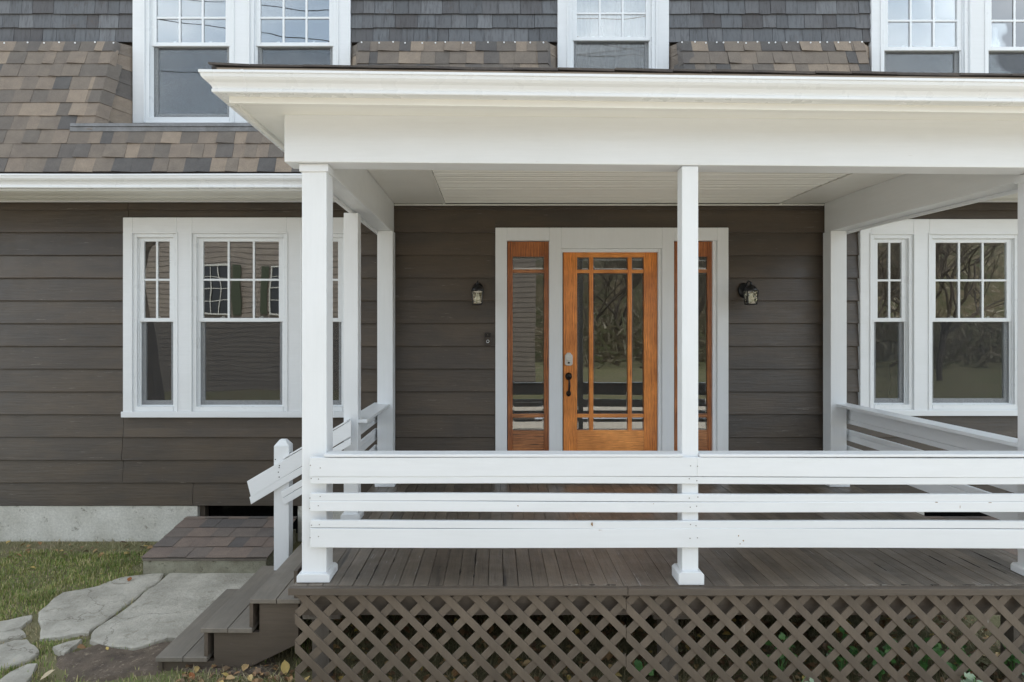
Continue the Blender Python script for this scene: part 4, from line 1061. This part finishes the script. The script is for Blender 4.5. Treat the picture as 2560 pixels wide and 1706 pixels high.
def big_leaf(px, py, size, mat, lab, ang, tilt=.5, h=.03):
    x, y = G(px, py); z = ground_z(x,y)+h
    out_ = [(0,-1),(.35,-.7),(.62,-.25),(.60,.15),(.40,.55),(.15,.8),(0,1.05),(-.15,.8),(-.42,.55),(-.60,.12),(-.6,-.28),(-.33,-.72)]
    mb = MB(); ca, sa = math.cos(ang), math.sin(ang); ct, stt = math.cos(tilt), math.sin(tilt)
    def P(u, v, n):
        u, v = u*size/2, v*size/2; X, Y = u*ca - v*sa*ct, u*sa + v*ca*ct
        return Vector((x+X, y+Y, z + v*stt + n + .25*abs(u)))
    mb.v = [P(u,v,0) for u,v in out_]+[P(0,v,0) for v in (-.6,0,.6)] ; k=len(out_)
    A,Bc,C = k,k+1,k+2
    mb.f = [[0,1,2,A],[A,2,3,Bc],[Bc,3,4,C],[C,4,5,6],[C,6,7,8],[Bc,C,8,9],[A,Bc,9,10],[0,A,10,11]]
    o = mb.build('fallen_leaf', mat, None, fix=False); s_ = o.modifiers.new('thickness','SOLIDIFY'); s_.thickness = .0015
    tag(o, lab, 'leaf', 'large fallen leaves')
big_leaf(713, 1686, .085, YELLOW, 'yellow leaf standing up beside the left corner of the lattice', .5, 1.1, .04)
big_leaf(566, 1701, .06, YELLOW, 'yellow leaf in the grass at the foot of the steps', 1.9, .6)
big_leaf(480, 1703, .055, RUST, 'orange leaf at the bottom edge below the lowest step', 1.1, .8)
big_leaf(118, 1700, .085, TANL, 'pale cream leaf on the grass near the left bottom corner', -.9, .5)
big_leaf(324, 1462, .055, RUST, 'rust brown leaf lying on the edge of the left flagstone', .3, .3, .045)
big_leaf(366, 1348, .06, RUST, 'curled rust leaf against the foundation beside the hatch', 1.2, .9)
big_leaf(366, 1373, .05, YELLOW, 'small amber leaf on grass in front of the hatch corner', 2.2, .4)
big_leaf(268, 1633, .03, YELLOW, 'tiny amber leaf on the bare soil below the large flagstone', .8, .4)

# weeds behind and through the lattice
def weed(px, py, Y, n, hgt, mat, lab, spread=.12):
    x, z = PX(px,Y), PZ(py,Y); gz = ground_z(x,Y)
    t = thing('weed', (x, Y, gz), lab, 'weed', 'weeds growing behind the lattice')
    stems = MB(); V = MB()
    for k in range(n):
        a = random.uniform(0,6.28); r = random.uniform(.1,1)*spread; h = hgt*random.uniform(.35,1)
        tip = Vector((x+math.cos(a)*r, Y+math.sin(a)*r*.45, gz+h))
        stems.tube([(x,Y,gz),(x+math.cos(a)*r*.4,Y+math.sin(a)*r*.2,gz+h*.6),tip], [.003,.002,.0015], 5)
        for q in range(3):
            s_ = random.uniform(.028,.050); aa = random.uniform(0,6.28); u = Vector((math.cos(aa),math.sin(aa)*.6,random.uniform(-.5,.2))).normalized(); nrm = Vector((random.uniform(-.4,.4),random.uniform(-1,-.2),random.uniform(.4,1))).normalized(); v = nrm.cross(u).normalized()
            b = tip + Vector((random.uniform(-.03,.03),random.uniform(-.02,.02),random.uniform(-.05,.01)))
            pts = [(0,0),(.25,.35),(.5,.30),(.55,.55),(.85,.35),(1.1,0),(.85,-.35),(.55,-.55),(.5,-.30),(.25,-.35)]
            m = len(V.v); V.v += [b+u*s_*p+v*s_*q_+nrm*s_*.15*abs(q_) for p,q_ in pts]; V.f += [[m,m+1,m+2,m+5],[m+2,m+3,m+4,m+5],[m,m+5,m+8,m+9],[m+5,m+6,m+7,m+8]]
    stems.build('stem', WEEDM, t); lv = V.build('leaves', mat, t, fix=False); lv['kind'] = 'stuff'
weed(1950,1640,3.80, 9,.30, WEEDM, 'green weed behind the lattice, leftmost of the leafy clumps', .14)
weed(1985,1690,3.62, 8,.16, PALEW, 'pale blue green weed in front of the lattice bottom', .10)
weed(2105,1640,3.85, 9,.30, WEEDM, 'upright green weed filling two lattice holes right of the pale one', .10)
weed(2200,1650,3.82, 9,.24, WEEDM, 'green lobed weed low behind the middle of the right lattice', .10)
weed(2310,1640,3.84, 9,.30, WEEDM, 'dense green weed behind the lattice below the bare deck stain', .12)
weed(2405,1650,3.80, 10,.26, WEEDM, 'bright green weed near the bottom right of the lattice', .12)
weed(2440,1665,3.63, 5,.16, PALEW, 'small pale weed poking out in front of the right lattice', .08)
weed(2535,1650,3.80, 9,.26, WEEDM, 'green weed behind the lattice at the right edge', .10)
weed(1610,1700,3.85, 5,.12, WEEDM, 'low green weed behind the seam between the lattice panels', .06)
# old boards stacked in the gap at the right under the porch
for k, (x, y_, rz, rx) in enumerate(((2.62,4.45,.35,.55),(2.95,4.55,-.3,.75))):
    o = B('scrap_board', RAWW, None, x-.035, x+.035, y_, y_+.02, .05, .48); o.rotation_euler = (-rx*.3,rz,0)
    tag(o, ('weathered scrap board leaning under the porch, left one', 'weathered scrap board leaning under the porch, right one')[k], 'board', 'scrap boards under the porch')

BOUNCE = speckle('pale_bounce_ground', (.70,.615,.50), (.64,.565,.46), (.56,.49,.40), 1.2, .95, 60, .6, .01)  # pale ground added out of view to bounce warm light under the porch roof
mb = MB(); mb.v = [Vector(p) for p in ((-26,-6.5,CAMZ-2.105),(30,-6.5,CAMZ-2.105),(30,3.25,CAMZ-2.105),(-26,3.25,CAMZ-2.105))]; mb.f = [[0,1,2,3]]
tag(mb.build('bounce_sheet', BOUNCE, fix=False), 'pale ground sheet added out of view to bounce warm light onto the house', kind='structure')

# ------------------------------------------------------------------ the street side, seen mirrored in the glass
NTRIM = plain('weathered_cream_trim', (.42,.41,.37), .6)
nb = thing('neighbour_house', (-9,-10.7,CAMZ-2.11), 'tan shingled house with green shutters mirrored in the left windows', 'house')
mb = MB(); gz = CAMZ-2.11
for i in range(44):
    z = gz+i*.17; mb.prism([(-9.700,z),(-9.730,z+.17),(-9.900,z+.17),(-9.900,z)][::-1] if False else [(-9.680,z),(-9.700,z+.17),(-9.900,z+.17),(-9.900,z)], 'X', -17, 1.35)
nwall = mb.build('wall', NWALL, nb)
for a, b in ((-17,1.35),):
    MB().prism([(-9.300,gz+7.45),(-13.200,gz+10.0),(-17.100,gz+7.45),(-9.300,gz+7.35)],'X',a-.3,b+.3).build('roof', ROOFT, nb)
B('wall', NWALL, nb, 1.2, 1.35, -16.700, -9.910, gz, gz+7.4)
for xw, zw in ((-9.6,gz+2.7),(-7.25,gz+2.7),(-3.5,gz+2.7),(-9.6,gz+5.5),(-7.25,gz+5.5)):
    wf = MB(); wf.box(xw-.48,xw+.48,-9.650,-9.570,zw-.05,zw); wf.box(xw-.48,xw+.48,-9.650,-9.570,zw+1.6,zw+1.66); wf.box(xw-.48,xw-.44,-9.650,-9.580,zw,zw+1.6); wf.box(xw+.44,xw+.48,-9.650,-9.580,zw,zw+1.6)
    for q in range(1,3): wf.box(xw-.44+.88*q/3-.012,xw-.44+.88*q/3+.012,-9.630,-9.600,zw,zw+1.6)
    for q in range(1,4): wf.box(xw-.44,xw+.44,-9.635,-9.605,zw+1.6*q/4-.012,zw+1.6*q/4+.012)
    wo = wf.build('window', NTRIM, nb); B('pane', BLKP, wo, xw-.44, xw+.44, -9.660, -9.645, zw, zw+1.6)
    for sx in (-1,1): B('shutter', GREEN, nb, xw+sx*.70-.14, xw+sx*.70+.14, -9.640, -9.590, zw-.05, zw+1.65)
# hill and trees
mb = MB(); nxx, nyy = 50, 8
for j in range(nyy):
    for i in range(nxx):
        x = -3+i*1.15; y_ = -30-j*4; h = (9.5+2.5*min(1,max(0,(x-27)/6)))*math.sin(min(1,j/5)*1.57)*min(1,(x+4)/4)*min(1,(52-x)/6)+1.3*noise.noise(Vector((x*.12,y_*.12,0)))*(j>0)
        mb.v.append(Vector((x,y_,gz+.02+h)))
mb.f = [[j*nxx+i,j*nxx+i+1,(j+1)*nxx+i+1,(j+1)*nxx+i] for j in range(nyy-1) for i in range(nxx-1)]
HILLM = speckle('leafy_hillside', (.13,.095,.055), (.055,.06,.022), (.30,.25,.19), 1.1, .95, 7, .9, .2, .56)
tag(mb.build('hill', HILLM, fix=False), 'brown wooded hillside across the street', kind='structure')
def tree(x, y_, h, r, lab, name='bare_tree', depth=6, frac=.32):
    t = thing(name, (x,y_,gz), lab, 'tree', 'bare trees across the lawn')
    mb = MB(); rnd = random.Random(int(x*100+y_))
    segs = []
    def grow(p, d, L, rad, k):
        q = p; pts = [p]; dd = d
        for s_ in range(3):
            dd = (dd+Vector((rnd.uniform(-.18,.18),rnd.uniform(-.18,.18),rnd.uniform(-.04,.12)))).normalized(); q = q+dd*L/3; pts.append(q)
        segs.append((pts, [rad,rad*.88,rad*.76,rad*.62], k))
        if k >= depth: return
        if k == 0 and frac > .5: L = L*.4
        for c_ in range(3 if k else 4):
            a = rnd.uniform(0,6.28); sp = rnd.uniform(.45,.95); side = Vector((math.cos(a),math.sin(a),0))
            grow(pts[-1] if c_ < 2 else pts[2], (dd+side*sp).normalized(), L*rnd.uniform(.55,.78), rad*.60, k+1)
    grow(Vector((x,y_,gz-.1)), Vector((0,0,1)), h*frac, r, 0)
    tr, br = MB(), MB()
    for p, rr, k in segs: (tr if k == 0 else br).tube(p, rr, 7 if k < 2 else 4)
    tr.build('trunk', BARK, t, fix=False); br.build('crown', BARK, t, fix=False)
tree(-6.85,-.6,7,.27,'thick bare tree mirrored in the narrow left window',frac=.62,depth=4)
tree(14,-13,8,.11,'bare tree mirrored in the wide right window'); tree(19,-15,9,.13,'spreading bare tree farther right across the lawn'); tree(9.5,-19,9,.13,'bare tree on the far lawn behind the viewer')
tree(5.2,-24,9,.11,'bare tree mirrored in the front door glass'); tree(12,-9,7,.08,'slim bare tree near the street mirrored in narrow right window')
for q, (x_, y_, h_, r_, lab_) in enumerate(((16.5,-24,10,.13,'bare tree on the slope behind the two right mirrored trees'),(22,-21,9,.12,'leaning bare tree at the right edge of the mirrored lawn'),(7.5,-27,10,.13,'tall bare tree at the foot of the mirrored hillside'),(26,-27,11,.14,'bare tree highest on the right of the mirrored slope'),(11.5,-27,10,.13,'bare tree on the left of the mirrored slope'))):
    tree(x_, y_, h_, r_, lab_)
V = []; F = []; rq = random.Random(5)
for q in range(9000):
    x_ = rq.uniform(3,42); y_ = -rq.uniform(22,44); z_ = gz + max(0,(-30-y_))*.42 + rq.uniform(0,2.2); a = rq.uniform(0,6.28); l_ = rq.uniform(.3,1.4); t_ = rq.uniform(.02,.07)
    d = Vector((math.cos(a)*l_, .2*math.sin(a), abs(math.sin(a))*l_)); n_ = Vector((-d.z,0,d.x)).normalized()*t_; p_ = Vector((x_,y_,z_)); m = len(V)
    V += [p_-n_, p_+n_, p_+d+n_*.4, p_+d-n_*.4]; F.append((m,m+1,m+2,m+3))
me = bpy.data.meshes.new('brushwood'); me.from_pydata(V,[],F); me.materials.append(foliage('brushwood_twigs', [(0,(.06,.045,.03)),(.4,(.13,.10,.06)),(.7,(.09,.10,.035)),(1,(.35,.30,.24))]))
o = bpy.data.objects.new('brushwood', me); COL.objects.link(o); tag(o, 'tangled brown brushwood on the hillside, seen mirrored in the glass', 'brushwood', kind='stuff')
for k, (x0_,z0_,x1_,z1_,lab) in enumerate(((-12,10.4,8,11.6,'lowest black utility cable mirrored in the upper windows'),(-12,12.2,8,10.9,'middle black utility cable mirrored in the upper windows'),(-12,12.8,12,12.4,'upper black utility cable mirrored in the upper windows'),(-2,12.6,16,9.6,'steep black utility cable mirrored in the right upper windows'))):
    pts = [(x0_+(x1_-x0_)*q/16, -8, z0_+(z1_-z0_)*q/16-1.0*math.sin(math.pi*q/16)*.6) for q in range(17)]
    o = MB().tube(pts, .014, 6).build('utility_cable', BLKP); tag(o, lab, 'cable', 'utility cables along the street')
